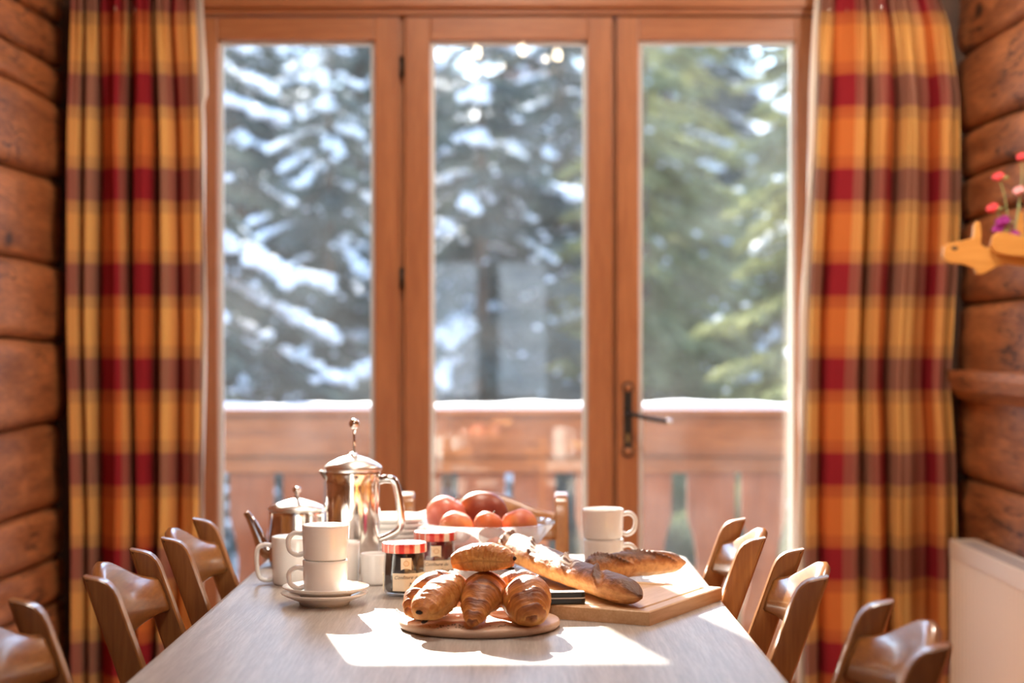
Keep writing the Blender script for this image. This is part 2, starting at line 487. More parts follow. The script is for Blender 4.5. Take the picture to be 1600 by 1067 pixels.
def crust(name, deep, mid, pale, flour=False, rough=0.42):
    m, nt, b, o = mat_base(name)
    at = N(nt, 'ShaderNodeAttribute'); at.attribute_name = 'ridge'
    fl_ = N(nt, 'ShaderNodeAttribute'); fl_.attribute_name = 'flow'
    tc = N(nt, 'ShaderNodeTexCoord')
    nz = N(nt, 'ShaderNodeTexNoise'); nz.inputs['Scale'].default_value = 60; nz.inputs['Detail'].default_value = 6
    nt.links.new(tc.outputs['Object'], nz.inputs['Vector'])
    ns = N(nt, 'ShaderNodeTexNoise'); ns.inputs['Scale'].default_value = 1.0; ns.inputs['Detail'].default_value = 5; ns.inputs['Distortion'].default_value = 0.4
    nt.links.new(fl_.outputs['Vector'], ns.inputs['Vector'])
    mixn = N(nt, 'ShaderNodeMath'); mixn.operation = 'ADD'; nt.links.new(nz.outputs['Fac'], mixn.inputs[0]); nt.links.new(ns.outputs['Fac'], mixn.inputs[1])
    ad = N(nt, 'ShaderNodeMath'); ad.operation = 'MULTIPLY_ADD'; ad.inputs[1].default_value = 0.62; ad.inputs[2].default_value = -0.62
    nt.links.new(mixn.outputs[0], ad.inputs[0])
    s = N(nt, 'ShaderNodeMath'); s.operation = 'ADD'; nt.links.new(at.outputs['Fac'], s.inputs[0]); nt.links.new(ad.outputs[0], s.inputs[1])
    r = ramp(nt, [(0.05, pale), (0.42, mid), (0.85, deep)])
    nt.links.new(s.outputs[0], r.inputs[0]); col = r.outputs[0]
    if flour:
        a2 = N(nt, 'ShaderNodeAttribute'); a2.attribute_name = 'flour'
        mx = N(nt, 'ShaderNodeMixRGB'); mx.inputs[2].default_value = (0.80, 0.72, 0.60, 1)
        nz2 = N(nt, 'ShaderNodeTexNoise'); nz2.inputs['Scale'].default_value = 55; nz2.inputs['Detail'].default_value = 5
        nt.links.new(tc.outputs['Object'], nz2.inputs['Vector'])
        mu = N(nt, 'ShaderNodeMath'); mu.operation = 'MULTIPLY'; nt.links.new(a2.outputs['Fac'], mu.inputs[0]); nt.links.new(nz2.outputs['Fac'], mu.inputs[1])
        r2 = ramp(nt, [(0.47, (0, 0, 0)), (0.56, (0.75, 0.75, 0.75))]); nt.links.new(mu.outputs[0], r2.inputs[0])
        nt.links.new(r2.outputs[0], mx.inputs[0]); nt.links.new(col, mx.inputs[1]); col = mx.outputs[0]
    nt.links.new(col, b.inputs['Base Color'])
    b.inputs['Roughness'].default_value = rough
    b.inputs['Subsurface Weight'].default_value = 0.18; b.inputs['Subsurface Radius'].default_value = (1.0, 0.4, 0.12); b.inputs['Subsurface Scale'].default_value = 0.010
    bp = N(nt, 'ShaderNodeBump'); bp.inputs['Strength'].default_value = 0.7; bp.inputs['Distance'].default_value = 0.0035
    nt.links.new(mixn.outputs[0], bp.inputs['Height']); nt.links.new(bp.outputs[0], b.inputs['Normal'])
    return m
M['croissant'] = crust('croissant_crust', (0.19, 0.044, 0.009), (0.56, 0.19, 0.038), (0.84, 0.43, 0.125), False, 0.48)
M['baguette'] = crust('baguette_crust', (0.13, 0.048, 0.018), (0.42, 0.17, 0.055), (0.76, 0.47, 0.21), True, 0.55)

# ------------------------------------------------------------------ room shell
XW = 1.31            # side walls
YW = 5.25            # window plane
ZC = 2.78            # ceiling
YB = -3.0            # wall behind the camera
def wz(y): return CZ - (y - HY) / F * YW
def wx(x): return (x - 800) / F * YW

fl = box('floor', (-XW - 0.25, YB - 0.2, -0.12), (XW + 0.25, YW + 0.12, 0.0), M['floor'], bevel=0)
tag(fl, 'brown wooden floor under the dining table', kind='structure')
ce = box('ceiling', (-XW - 0.25, YB - 0.2, ZC), (XW + 0.25, YW + 0.12, ZC + 0.1), M['ceil'], bevel=0)
tag(ce, 'pine boarded ceiling above the dining table', kind='structure')

def log_wall(name, side, seams, label):
    root = empty(name, (0, 0, 0), 0, label, None, None, 'structure')
    zs = sorted(wz(s) for s in seams)
    ny, ns = 150, 20
    ys = np.linspace(YB, YW + 0.05, ny)
    def wob(seed, amp):
        r = np.random.default_rng(seed)
        w = np.zeros(ny)
        for k in range(5):
            w += amp / (k + 1) * np.sin(ys * (0.9 + 1.7 * k) + r.uniform(0, 6.28))
        return w
    for i in range(len(zs) - 1):
        lo = zs[i] + wob(100 * (side + 2) + i, 0.008) + 0.004
        hi = zs[i + 1] + wob(100 * (side + 2) + i + 1, 0.008) - 0.004
        r = np.random.default_rng(900 + i + 50 * side)
        h = zs[i + 1] - zs[i]
        depth = 0.014 + 0.020 * h
        verts, faces = [], []
        off = r.uniform(-0.008, 0.008)
        ph = r.uniform(0, 6.28, 6)
        for j in range(ny):
            for k in range(ns + 1):
                s = -1 + 2 * k / ns
                bul = depth * (1 - abs(s) ** 8)
                nz = 0.005 * math.sin(ys[j] * 7 + ph[0] + 2 * s) + 0.003 * math.sin(ys[j] * 17 + ph[1] - 3 * s) + 0.002 * math.sin(ys[j] * 41 + 5 * s + ph[2])
                x = XW + depth - bul + off + nz * (1 - s * s)
                verts.append((side * x, ys[j], lo[j] + (hi[j] - lo[j]) * (s + 1) / 2))
            verts.append((side * (XW + 0.24), ys[j], hi[j])); verts.append((side * (XW + 0.24), ys[j], lo[j]))
        m = ns + 3
        for j in range(ny - 1):
            for k in range(m):
                k2 = (k + 1) % m
                f = (j * m + k, j * m + k2, (j + 1) * m + k2, (j + 1) * m + k)
                faces.append(f if side > 0 else f[::-1])
        faces.append(tuple(range(m))); faces.append(tuple((ny - 1) * m + k for k in range(m))[::-1])
        obj('log', verts, faces, M['log'], root)
    box('backing_wall', (side * (XW + 0.10), YB, 0), (side * (XW + 0.22), YW + 0.1, ZC), M['steel_dark'], root, bevel=0)
    return root

log_wall('wall_left', -1, [-310, -240, -150, -62, 39, 108, 163, 288, 413, 534, 656, 793, 863, 935, 1030, 1150, 1297],
         'left wall of rounded orange brown pine logs')
log_wall('wall_right', 1, [-310, -220, -130, -20, 85, 214, 281, 348, 477, 600, 745, 860, 960, 1070, 1180, 1297],
         'right wall of rounded dark brown pine logs')
# ledge on the right-hand wall
prof = [(-0.055, 0.035), (-0.055, 0.012), (-0.045, -0.02), (-0.01, -0.05), (0.05, -0.05), (0.05, 0.035)]
me = prism_mesh('trim_1', prof, 1.6, M['log'], 0.004, 'y')
tr = obj_from('trim_1', me, None, (XW - 0.005, 4.38, 1.085))
tag(tr, 'wooden ledge along the right log wall', kind='structure')

# wall behind the camera with a two-light casement
wb = empty('wall_back', (0, 0, 0), 0, 'plain wall behind the viewer with a small casement window', None, None, 'structure')
for a, b in (((-XW - .2, YB - .1, 0), (XW + .2, YB, 0.80)), ((-XW - .2, YB - .1, 1.82), (XW + .2, YB, ZC)),
             ((-XW - .2, YB - .1, 0.80), (-0.60, YB, 1.82)), ((0.26, YB - .1, 0.80), (XW + .2, YB, 1.82)), ((-0.26, YB - .1, 0.80), (-0.10, YB, 1.82))):
    box('wall_panel', a, b, M['plaster'], wb, bevel=0)

# window wall
ww = empty('wall_window', (0, 0, 0), 0, 'timber wall around the tall window and doors', None, None, 'structure')
LT = wz(26)          # top of the leaves
box('wall_panel', (-XW - .2, YW + .0, 0), (wx(262), YW + .14, ZC), M['shade_wood'], ww, bevel=0)
box('wall_panel', (wx(1322), YW + .0, 0), (XW + .2, YW + .14, ZC), M['shade_wood'], ww, bevel=0)
box('wall_panel', (wx(262), YW + .0, wz(-10)), (wx(1322), YW + .14, ZC), M['frame_h'], ww, bevel=0)
h1 = box('trim_2', (wx(250), YW - .035, wz(14)), (wx(1336), YW, wz(-40)), M['frame_h'], bevel=0.006)
tag(h1, 'brown wooden head trim above the window', kind='structure')
# fixed frame
fr = empty('window_frame', (0, 0, 0), 0, 'brown wooden outer frame holding the window and doors', None, None, 'structure')
box('head', (wx(262), YW - .012, LT + 0.004), (wx(1322), YW + .09, wz(13)), M['frame_h'], fr, 0.004)
box('jamb', (wx(262), YW + .0, 0), (wx(298), YW + .09, LT + 0.003), M['frame'], fr, 0.004)
box('jamb', (wx(1288), YW + .0, 0), (wx(1322), YW + .09, LT + 0.003), M['frame'], fr, 0.004)
box('mullion', (wx(618), YW + .025, 0), (wx(638), YW + .085, LT + 0.003), M['frame'], fr, 0.002)
box('threshold', (wx(262), YW - .01, 0), (wx(1322), YW + .10, 0.045), M['frame_h'], fr, 0.004)

def leaf(name, x0, g0, g1, x1, label):
    root = empty(name, (0, 0, 0), 0, label, None, None, 'structure')
    X0, G0, G1, X1 = wx(x0), wx(g0), wx(g1), wx(x1)
    zb, zgb, zgt = 0.055, 0.21, wz(62)
    y0, y1 = YW, YW + 0.056
    box('stile', (X0, y0, zb), (G0, y1, LT), M['frame'], root, 0.005)
    box('stile', (G1, y0, zb), (X1, y1, LT), M['frame'], root, 0.005)
    box('top_rail', (G0, y0 + .001, zgt), (G1, y1 - .001, LT), M['frame_h'], root, 0.004)
    box('bottom_rail', (G0, y0 + .001, zb), (G1, y1 - .001, zgb), M['frame_h'], root, 0.004)
    gp = box('glass_pane', (G0 - .004, y0 + .022, zgb - .004), (G1 + .004, y0 + .042, zgt + .004), M['glass'], root, 0)
    w = 0.013
    for a, b in (((G0, y0 + .026, zgb), (G0 + w, y0 + .038, zgt)), ((G1 - w, y0 + .026, zgb), (G1, y0 + .038, zgt)),
                 ((G0 + w, y0 + .026, zgt - w), (G1 - w, y0 + .038, zgt)), ((G0 + w, y0 + .026, zgb), (G1 - w, y0 + .038, zgb + w))):
        box('spacer', a, b, M['spacer'], gp, 0)
    return root
window_1 = leaf('window_1', 300, 340, 585, 624, 'left tall fixed window light with brown wooden frame')
door_1 = leaf('door_1', 632, 672, 918, 957, 'middle glazed balcony door leaf with brown wooden frame')
door_2 = leaf('door_2', 964, 998, 1243, 1285, 'right glazed balcony door leaf with iron handle')
for hy in (105, 435, 780):
    z = wz(hy)
    tube('hinge', [(wx(628), YW - .004, z - .03), (wx(628), YW - .004, z + .03)], 0.007, M['steel_dark'], door_1, 10)
box('astragal', (wx(948), YW + .036, 0.06), (wx(972), YW + .066, LT - .002), M['frame'], door_1, 0.003)
# handle plate
def handle():
    cx = wx(981); z0, z1 = wz(715), wz(596)
    poly = []
    w, R = 0.0125, 0.018
    for k in range(17):
        a = -0.75 * PI + 0.75 * PI * 2 * k / 16 + PI / 2
        poly.append((cx + R * math.cos(a), z1 - R + R * math.sin(a)))
    poly = poly[::-1]
    top = [(cx + R * math.cos(a), z1 - R + R * math.sin(a)) for a in np.linspace(PI + 0.8, -0.8, 16)]
    bot = [(cx + R * math.cos(a), z0 + R + R * math.sin(a)) for a in np.linspace(0.8, -PI - 0.8, 16)]
    me = prism_mesh('handle_plate', top + bot, 0.005, M['steel_dark'], 0.001, 'y')
    p = obj_from('handle_plate', me, door_2, (0, YW - .003, 0))
    for zz in (z1 - R, z0 + R):
        lt = lathe('plate_rosette', [(0.0, 0.004), (0.011, 0.003), (0.012, 0.0)], M['frame'], p, 20)
        lt.rotation_euler = (PI / 2, 0, 0); lt.location = (cx, -0.002, zz)
    k = box('keyhole', (cx - .004, -.0045, z0 + .045), (cx + .004, -.002, z0 + .07), M['brass'], p, 0.001)
    zh = wz(646)
    s = smooth_path([(cx, -.002, zh), (cx, -.045, zh), (cx + .02, -.058, zh - .003), (cx + .06, -.06, zh - .012), (cx + .112, -.058, zh - .022)], 24)
    lv = tube('lever', s, np.linspace(0.0085, 0.0062, 24), M['steel_dark'], p, 12)
    v, f = sphere_data((cx + .115, -.058, zh - .022), 0.0088, 14, 8)
    obj('lever_tip', v, f, M['steel'], p)
handle()

# ------------------------------------------------------------------ balcony and landscape
dk = empty('balcony_deck', (0, 0, 0), 0, 'wooden balcony deck outside the doors', None, None, 'structure')
for i in range(9):
    y = YW + .16 + i * .155
    box('plank', (-3.2, y, -.10), (3.2, y + .148, -.05), M['balcony'], dk, 0.004)

YR = 6.62
rail = empty('balcony_railing', (0, YR, 0), 0, 'reddish brown wooden balcony railing with shaped boards and snow on top', 'railing')
def rz(y): return CZ - (y - HY) / F * YR
zt = rz(648)
box('top_beam', (-3.2, -.06, rz(712)), (3.2, .06, zt), M['balcony'], rail, 0.012)
box('handrail_board', (-3.2, -.085, zt), (3.2, .085, zt + .022), M['balcony'], rail, 0.006)
box('lower_rail', (-3.2, -.035, rz(738)), (3.2, .05, rz(713)), M['balcony'], rail, 0.006)
box('bottom_rail', (-3.2, -.035, .02), (3.2, .05, .10), M['balcony'], rail, 0.006)
# snow cap on the rail
vs, fs = [], []
nx = 220
for i in range(nx + 1):
    x = -3.2 + 6.4 * i / nx
    hgt = 0.026 + 0.004 * math.sin(x * 3.1) + 0.003 * math.sin(x * 9.7 + 1) + 0.003 * math.sin(x * 23)
    for k in range(9):
        a = PI * k / 8
        vs.append((x, 0.078 * math.cos(a), zt + .020 + max(0.008, hgt) * math.sin(a) ** 0.6))
for i in range(nx):
    for k in range(8):
        fs.append((i * 9 + k, i * 9 + k + 1, (i + 1) * 9 + k + 1, (i + 1) * 9 + k))
sn = obj('snow_cap', vs, fs, M['snow'], rail); tag(sn, 'white snow lying on the handrail')
# shaped boards
zb_, zt_ = 0.09, rz(737)
half = []
for k in range(25):
    t = k / 24
    z = zb_ + (zt_ - zb_) * t
    g = 0.086 if t > 0.72 else 0.086 - 0.034 * math.sin(PI * (0.72 - t) / 0.52) ** 0.8 if t > 0.2 else 0.086
    half.append((g, z))
poly = half + [(-g, z) for g, z in reversed(half)]
slat_me = prism_mesh('baluster_board', poly, 0.026, M['balcony_z'], 0.003, 'y')
pitch = 0.212
for i in range(-14, 15):
    o = obj_from('baluster_board', slat_me, rail, (0.085 + i * pitch + (.014 if i % 2 else -.004), 0.0, 0))
    o.scale = (random.uniform(.88, 1.04), 1, 1)

def ground_z(x, y):
    return -2.2 + 0.24 * max(0.0, y - 13) + 0.25 * math.sin(x * 0.5 + y * 0.31) * min(1, max(0, (y - 9) / 6)) + 0.12 * math.sin(x * 1.3 - y * 0.7)
vs, fs = [], []
gx, gy = 60, 70
for j in range(gy + 1):
    for i in range(gx + 1):
        x = -28 + 56 * i / gx; y = 7.2 + 63 * j / gy
        vs.append((x, y, ground_z(x, y)))
for j in range(gy):
    for i in range(gx):
        a = j * (gx + 1) + i
        fs.append((a, a + 1, a + gx + 2, a + gx + 1))
g = obj('ground', vs, fs, M['snow']); tag(g, 'snow covered slope beyond the balcony', kind='structure')

M['far_hill'] = noisy('reflection_hillside', (0.10, 0.14, 0.18), (0.34, 0.37, 0.42), 0.35, 0.9, 0.0)
vs, fs = [], []
for j in range(31):
    for i in range(31):
        x = -120 + 240 * i / 30; y = YB - 0.4 - 150 * j / 30
        vs.append((x, y, -2.3 + 0.34 * max(0.0, -y - 22) + 0.8 * math.sin(x * .11 + y * .07) * min(1, j / 6)))
for j in range(30):
    for i in range(30):
        a = j * 31 + i
        fs.append((a, a + 31, a + 32, a + 1))
bg = obj('ground_behind', vs, fs, M['far_hill'])  # unseen hill, added to set the tone of the casement's reflection
tag(bg, 'unseen hillside behind the house, added for its reflection in the panes', kind='structure')

# spruces
def ico(sub=1):
    bm = bmesh.new(); bmesh.ops.create_icosphere(bm, subdivisions=sub, radius=1)
    v = np.array([x.co[:] for x in bm.verts]); f = np.array([[a.index for a in p.verts] for p in bm.faces]); bm.free()
    return v, f
ICO_V, ICO_F = ico(1)

def np_mesh(name, V, Fc, mat, smooth=False):
    me = bpy.data.meshes.new(name)
    nv, nf, k = len(V), len(Fc), Fc.shape[1]
    me.vertices.add(nv); me.vertices.foreach_set('co', V.astype(np.float32).ravel())
    me.loops.add(nf * k); me.loops.foreach_set('vertex_index', Fc.astype(np.int32).ravel())
    me.polygons.add(nf); me.polygons.foreach_set('loop_start', np.arange(0, nf * k, k, dtype=np.int32))
    me.polygons.foreach_set('loop_total', np.full(nf, k, dtype=np.int32))
    if smooth: me.polygons.foreach_set('use_smooth', np.ones(nf, dtype=bool))
    me.update(calc_edges=True)
    me.materials.append(mat)
    return me

def spindles(A, B, r):
    d = B - A; L = np.linalg.norm(d, axis=1, keepdims=True) + 1e-9; d = d / L
    ref = np.tile(np.array([[0.3, 0.2, 0.93]]), (len(A), 1))
    u = np.cross(d, ref); u /= np.linalg.norm(u, axis=1, keepdims=True) + 1e-9
    w = np.cross(d, u)
    mid = A + (B - A) * 0.45
    ring = [mid + r[:, None] * (math.cos(t) * u + math.sin(t) * w) for t in (0, 2.09, 4.19)]
    V = np.stack([A, ring[0], ring[1], ring[2], B], axis=1).reshape(-1, 3)
    b = (np.arange(len(A)) * 5)[:, None, None]
    Fc = np.array([[0, 1, 2], [0, 2, 3], [0, 3, 1], [4, 2, 1], [4, 3, 2], [4, 1, 3]])[None] + b
    return V, Fc.reshape(-1, 3)

def spruce(seed, H, R, snow_amount, mat, droop0=0.55):
    r = np.random.default_rng(seed)
    A, B, W = [], [], []
    SP, SS, SA = [], [], []
    z = 0.4
    while z < H - 0.15:
        L = R * ((H - z) / H) ** 0.75 + 0.12
        nb = 8 if L > 0.5 else 5
        a0 = r.uniform(0, 6.28)
        for b in range(nb):
            az = a0 + b * 2 * PI / nb + r.uniform(-.35, .35)
            zb = z + r.uniform(-.20, .20)
            l = L * r.uniform(0.65, 1.15)
            d = np.array((math.cos(az), math.sin(az), 0)); sd = np.array((-d[1], d[0], 0))
            droop = droop0 * r.uniform(0.7, 1.35)
            loaded = r.uniform() < snow_amount
            n = max(4, int(l / 0.075))
            curve = r.uniform(-.25, .25)
            for i in range(n):
                t = 0.10 + 0.90 * (i + r.uniform(-.2, .2)) / n
                p = d * l * t + sd * curve * l * t * t + np.array((0, 0, zb + l * (0.16 * t - droop * t ** 1.5 + 0.14 * t ** 4)))
                tw = (0.34 * l * (1.02 - t) ** 0.8 * min(1, t * 3) + 0.09) * r.uniform(.7, 1.2)
                for s in (-1, 1):
                    td = d * 0.60 + sd * s * 0.72 + np.array((0, 0, -0.45 + r.uniform(-.25, .15)))
                    td /= np.linalg.norm(td)
                    A.append(p); B.append(p + td * tw); W.append(0.014)
                    m = max(2, int(tw / 0.05))
                    for k in range(m):
                        c = p + td * tw * (k + 0.6) / m
                        for s2 in (-1, 1):
                            e = td * 0.6 + np.cross(td, (0, 0, 1)) * s2 * 0.7 + np.array((0, 0, -0.45 + r.uniform(-.3, .25)))
                            A.append(c); B.append(c + e * r.uniform(.055, .11)); W.append(0.011)
                if loaded and t > 0.25 and r.uniform() < .85:
                    big = (0.7 + 0.6 * t) * r.uniform(.8, 1.25)
                    SP.append(p + np.array((0, 0, 0.035)) + sd * r.uniform(-.3, .3) * tw)
                    SS.append((.080 * big, .056 * big, .040 * big)); SA.append(az)
                    if r.uniform() < .5:
                        SP.append(p + (d * .5 + sd * r.choice((-1, 1)) * .7) * tw * r.uniform(.5, 1) + np.array((0, 0, -.12 * tw)))
                        SS.append((.06 * big, .05 * big, .035 * big)); SA.append(az + r.uniform(-1, 1))
                elif r.uniform() < 0.05 + .12 * snow_amount:
                    SP.append(p + sd * r.uniform(-.9, .9) * tw + np.array((0, 0, .01))); q = r.uniform(.02, .045); SS.append((q * 1.2, q, q * .7)); SA.append(az)
        z += 0.36 + 0.05 * r.uniform(-1, 1)
    V, Fc = spindles(np.array(A), np.array(B), np.array(W))
    fol = np_mesh('foliage', V, Fc, mat)
    SP, SS, SA = np.array(SP), np.array(SS), np.array(SA)
    c, s = np.cos(SA)[:, None], np.sin(SA)[:, None]
    bl = ICO_V[None] * SS[:, None, :] * (1 + 0.18 * r.standard_normal((len(SP), len(ICO_V), 1)))
    X = bl[:, :, 0] * c - bl[:, :, 1] * s + SP[:, 0:1]; Y = bl[:, :, 0] * s + bl[:, :, 1] * c + SP[:, 1:2]; Z = bl[:, :, 2] + SP[:, 2:3]
    V = np.stack([X, Y, Z], axis=2).reshape(-1, 3)
    Fs = (ICO_F[None] + (np.arange(len(SP)) * len(ICO_V))[:, None, None]).reshape(-1, 3)
    snw = np_mesh('snow_load', V, Fs, M['snow'], True)
    tv, tf = tube_data([(0, 0, -0.4), (0, 0, H * .5), (0, 0, H)], [0.13, 0.08, 0.01], 10)
    trk = new_mesh('trunk', tv, tf, M['bark'])
    return fol, snw, trk
kinds = {
    'snowy': spruce(1, 7.0, 2.0, 0.46, M['needles'], .68),
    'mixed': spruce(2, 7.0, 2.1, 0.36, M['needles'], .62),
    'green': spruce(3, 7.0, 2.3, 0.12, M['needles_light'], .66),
}
trees = [  # x, y, height scale, kind, label
    (-2.3, 12.6, .92, 'snowy', 'snow laden spruce nearest the balcony in the left window'),
    (-0.25, 14.6, .90, 'mixed', 'snow flecked spruce in the middle of the middle pane'),
    (2.35, 12.2, .90, 'green', 'yellow green spruce with little snow in the right door'),
    (-4.1, 15.6, .85, 'snowy', 'snowy spruce at the far left edge of the left window'),
    (-1.75, 17.2, .84, 'snowy', 'snowy spruce behind the gap between the left window and middle door'),
    (1.25, 17.0, .84, 'green', 'spruce behind the gap between the middle and right doors'),
    (4.6, 15.4, .85, 'green', 'pale green spruce at the far right beyond the right curtain'),
    (3.2, 19.2, .90, 'green', 'taller green spruce behind the right door'),
]
ORD = ('leftmost', 'second from the left', 'third from the left', 'fourth from the left', 'fifth from the left', 'sixth from the left', 'rightmost')
for i, x in enumerate(np.linspace(-6, 6, 7)):
    trees.append((x + (i % 2) * .6, 21.5 + (i * 37 % 5) * .5, .85 + .06 * (i * 7 % 3), ('mixed', 'green', 'green')[i % 3] if x > 0 else ('snowy', 'mixed')[i % 2], 'blurred spruce in the second row beyond the balcony, ' + ORD[i]))
for i, x in enumerate(np.linspace(-8, 8, 7)):
    trees.append((x, 28 + (i * 23 % 7) * .6, .95 + .08 * (i * 5 % 3), ('mixed', 'snowy')[i % 2], 'distant spruce in the third row beyond the balcony, ' + ORD[i]))
for i, x in enumerate(np.linspace(-9.5, 9.5, 7)):
    trees.append((x + .9, 37 + (i * 29 % 7) * .6, 1.25, ('mixed', 'snowy')[i % 2], 'farthest spruce in the back row up the slope, ' + ORD[i]))
for i, (x, y, s, kd, lab) in enumerate(trees):
    t = empty('spruce_tree', (x, y, ground_z(x, y) - .1), i * 2.1, lab, 'tree', 'snowy spruces outside the window')
    t.scale = (s, s, s)
    fol, snw, trk = kinds[kd]
    o = obj_from('foliage', fol, t); tag(o, kind='stuff')
    o = obj_from('snow_load', snw, t); tag(o, kind='stuff')
    obj_from('trunk', trk, t)

# ------------------------------------------------------------------ curtains
def curtain(name, label, edge_l, edge_r, nfold, seed, phase, inner):
    """edge_l/edge_r: functions z -> x of the two vertical edges"""
    root = empty(name, (0, 0, 0), 0, label, 'curtain')
    r = np.random.default_rng(seed)
    nu, nz = 240, 90
    Yc = 5.13
    ztop = 2.215; zbot = 0.03
    s = np.linspace(0, 1, nu)
    ph = r.uniform(0, 6.28, 6)
    warp = s + 0.035 * np.sin(2 * PI * s * 2 + ph[0]) + 0.02 * np.sin(2 * PI * 3.3 * s + ph[1])
    fo = warp * nfold + ph[2] / 6.28
    dist = np.abs((fo % 1.0) - 0.5)                     # 0.5 in the valley, 0 on the crown
    depthk = 0.75 + 0.35 * np.sin(np.floor(fo) * 2.7 + ph[3])
    sharp = 0.55 + 0.35 * np.cos(2 * PI * dist) - 2.3 * depthk * np.exp(-((0.5 - dist) / 0.11) ** 2)
    second = 0.10 * np.sin(2 * PI * nfold * 2.4 * warp + ph[3])
    ampv = 0.85 + 0.3 * np.sin(2 * PI * 1.3 * s + ph[4])
    zh = 2.215 - 0.062      # heading tape
    zs = np.concatenate([np.linspace(zbot, zh - .02, nz - 14), np.linspace(zh - .018, ztop, 14)])
    V = np.zeros((nz, nu, 3))
    for j, z in enumerate(zs):
        xl, xr = edge_l(z), edge_r(z)
        down = min(1, max(0, (zh - z) / 0.35))
        k = 0.35 + 0.65 * down
        if z > zh: k = 0.35 + 0.35 * (z - zh) / (ztop - zh)
        fine = (1 - down) * 0.010 * np.sin(2 * PI * nfold * 3 * warp + ph[5])
        sway = 0.010 * np.sin(z * 2.2 + ph[1]) * np.sin(2 * PI * 1.7 * s + z * 0.8)
        V[j, :, 0] = xl + (xr - xl) * (s + 0.012 * np.sin(2 * PI * nfold * warp + ph[2] + 1.2) * k + 0.014 * np.sin(z * 2.6 + 2 * PI * s * 2.3) * down * np.sin(PI * s))
        V[j, :, 1] = Yc - 0.048 * k * ampv * (sharp + second) - fine - sway
        V[j, :, 2] = z + (0.006 * np.sin(2 * PI * nfold * 2 * warp) if z > zh else 0)
    ref = V[nz // 2]
    u = np.concatenate([[0], np.cumsum(np.linalg.norm(np.diff(ref[:, :2], axis=0), axis=1))])
    Fc = []
    for j in range(nz - 1):
        for i in range(nu - 1):
            Fc.append((j * nu + i, j * nu + i + 1, (j + 1) * nu + i + 1, (j + 1) * nu + i))
    me = np_mesh('cloth', V.reshape(-1, 3), np.array(Fc), plaid(phase), True)
    uvl = me.uv_layers.new(name='UVMap')
    uu = np.tile(u, nz); vv = np.repeat(zs, nu)
    li = np.empty(len(me.loops), dtype=np.int32); me.loops.foreach_get('vertex_index', li)
    uvl.data.foreach_set('uv', np.stack([uu[li], vv[li]], axis=1).astype(np.float32).ravel())
    c = obj_from('cloth', me, root)
    so = c.modifiers.new('thickness', 'SOLIDIFY'); so.thickness = 0.0018
    # lining turned round the inner edge
    vs, fs = [], []
    for j, z in enumerate(zs):
        e = V[j, -1] if inner > 0 else V[j, 0]
        for q, (dx, dy) in enumerate(((-0.03, 0.030), (0.006, 0.020), (0.016, 0.006), (0.020, 0.014), (0.014, 0.036), (-0.03, 0.046))):
            wig = 0.006 * math.sin(z * 9 + q)
            vs.append((e[0] + inner * (dx + wig * .6) * (1.0 if inner < 0 or z > 1.9 else .55), e[1] + dy, z))
    for j in range(nz - 1):
        for q in range(5):
            fs.append((j * 6 + q, j * 6 + q + 1, (j + 1) * 6 + q + 1, (j + 1) * 6 + q))
    ln = obj('lining', vs, fs, M['lining'], root); tag(ln, 'cream lining showing along the inner edge')
    # hooks
    for q in range(7):
        i = int((q + .5) / 7 * nu); p = V[-8, i]
        pts = [(p[0], p[1] + .004, zh - .01), (p[0], p[1] + .012, zh + .05), (p[0], p[1] + .004, zh + .10), (p[0], p[1] - .01, zh + .085)]
        tube('hook', smooth_path(pts, 12), 0.0028, M['steel'], root, 8)
    return root
def edge(pts):
    zs_ = [p[1] for p in pts][::-1]; xs_ = [p[0] for p in pts][::-1]
    return lambda z: float(np.interp(z, zs_, xs_))
def cx(p, y): return ((p - 800) / F * 5.1, CZ - (y - HY) / F * 5.1)
left_l = edge([cx(112, -10), cx(108, 200), cx(106, 500), cx(112, 800), cx(112, 1180)])
left_r = edge([cx(304, -10), cx(304, 30), cx(313, 200), cx(316, 500), cx(313, 800), cx(306, 1180)])
right_l = edge([cx(1287, -10), cx(1284, 40), cx(1276, 200), cx(1262, 500), cx(1256, 800), cx(1256, 1180)])
right_r = edge([cx(1470, -10), cx(1486, 40), cx(1500, 150), cx(1500, 350), cx(1486, 600), cx(1494, 720), cx(1496, 900), cx(1500, 1180)])
PV = 1 - ((CZ - (461 - HY) / F * 5.1) / 0.2705) % 1
curtain('plaid_curtain', 'red and gold plaid curtain hanging left of the window', left_l, left_r, 5.2, 21, (0.30, PV), 1)
curtain('plaid_curtain', 'red and gold plaid curtain hanging right of the doors', right_l, right_r, 4.8, 34, (0.62, PV), -1)
pole = empty('curtain_pole', (0, 5.13, 2.262), 0, 'wooden curtain pole above the window', 'curtain pole')
tube('pole', [(-1.27, 0, 0), (1.27, 0, 0)], 0.014, M['frame_h'], pole, 16)
for s in (-1, 1):
    box('bracket', (s * 0.6 - .012, -.01, -.012), (s * 0.6 + .012, .12, .012), M['frame'], pole, 0.003)

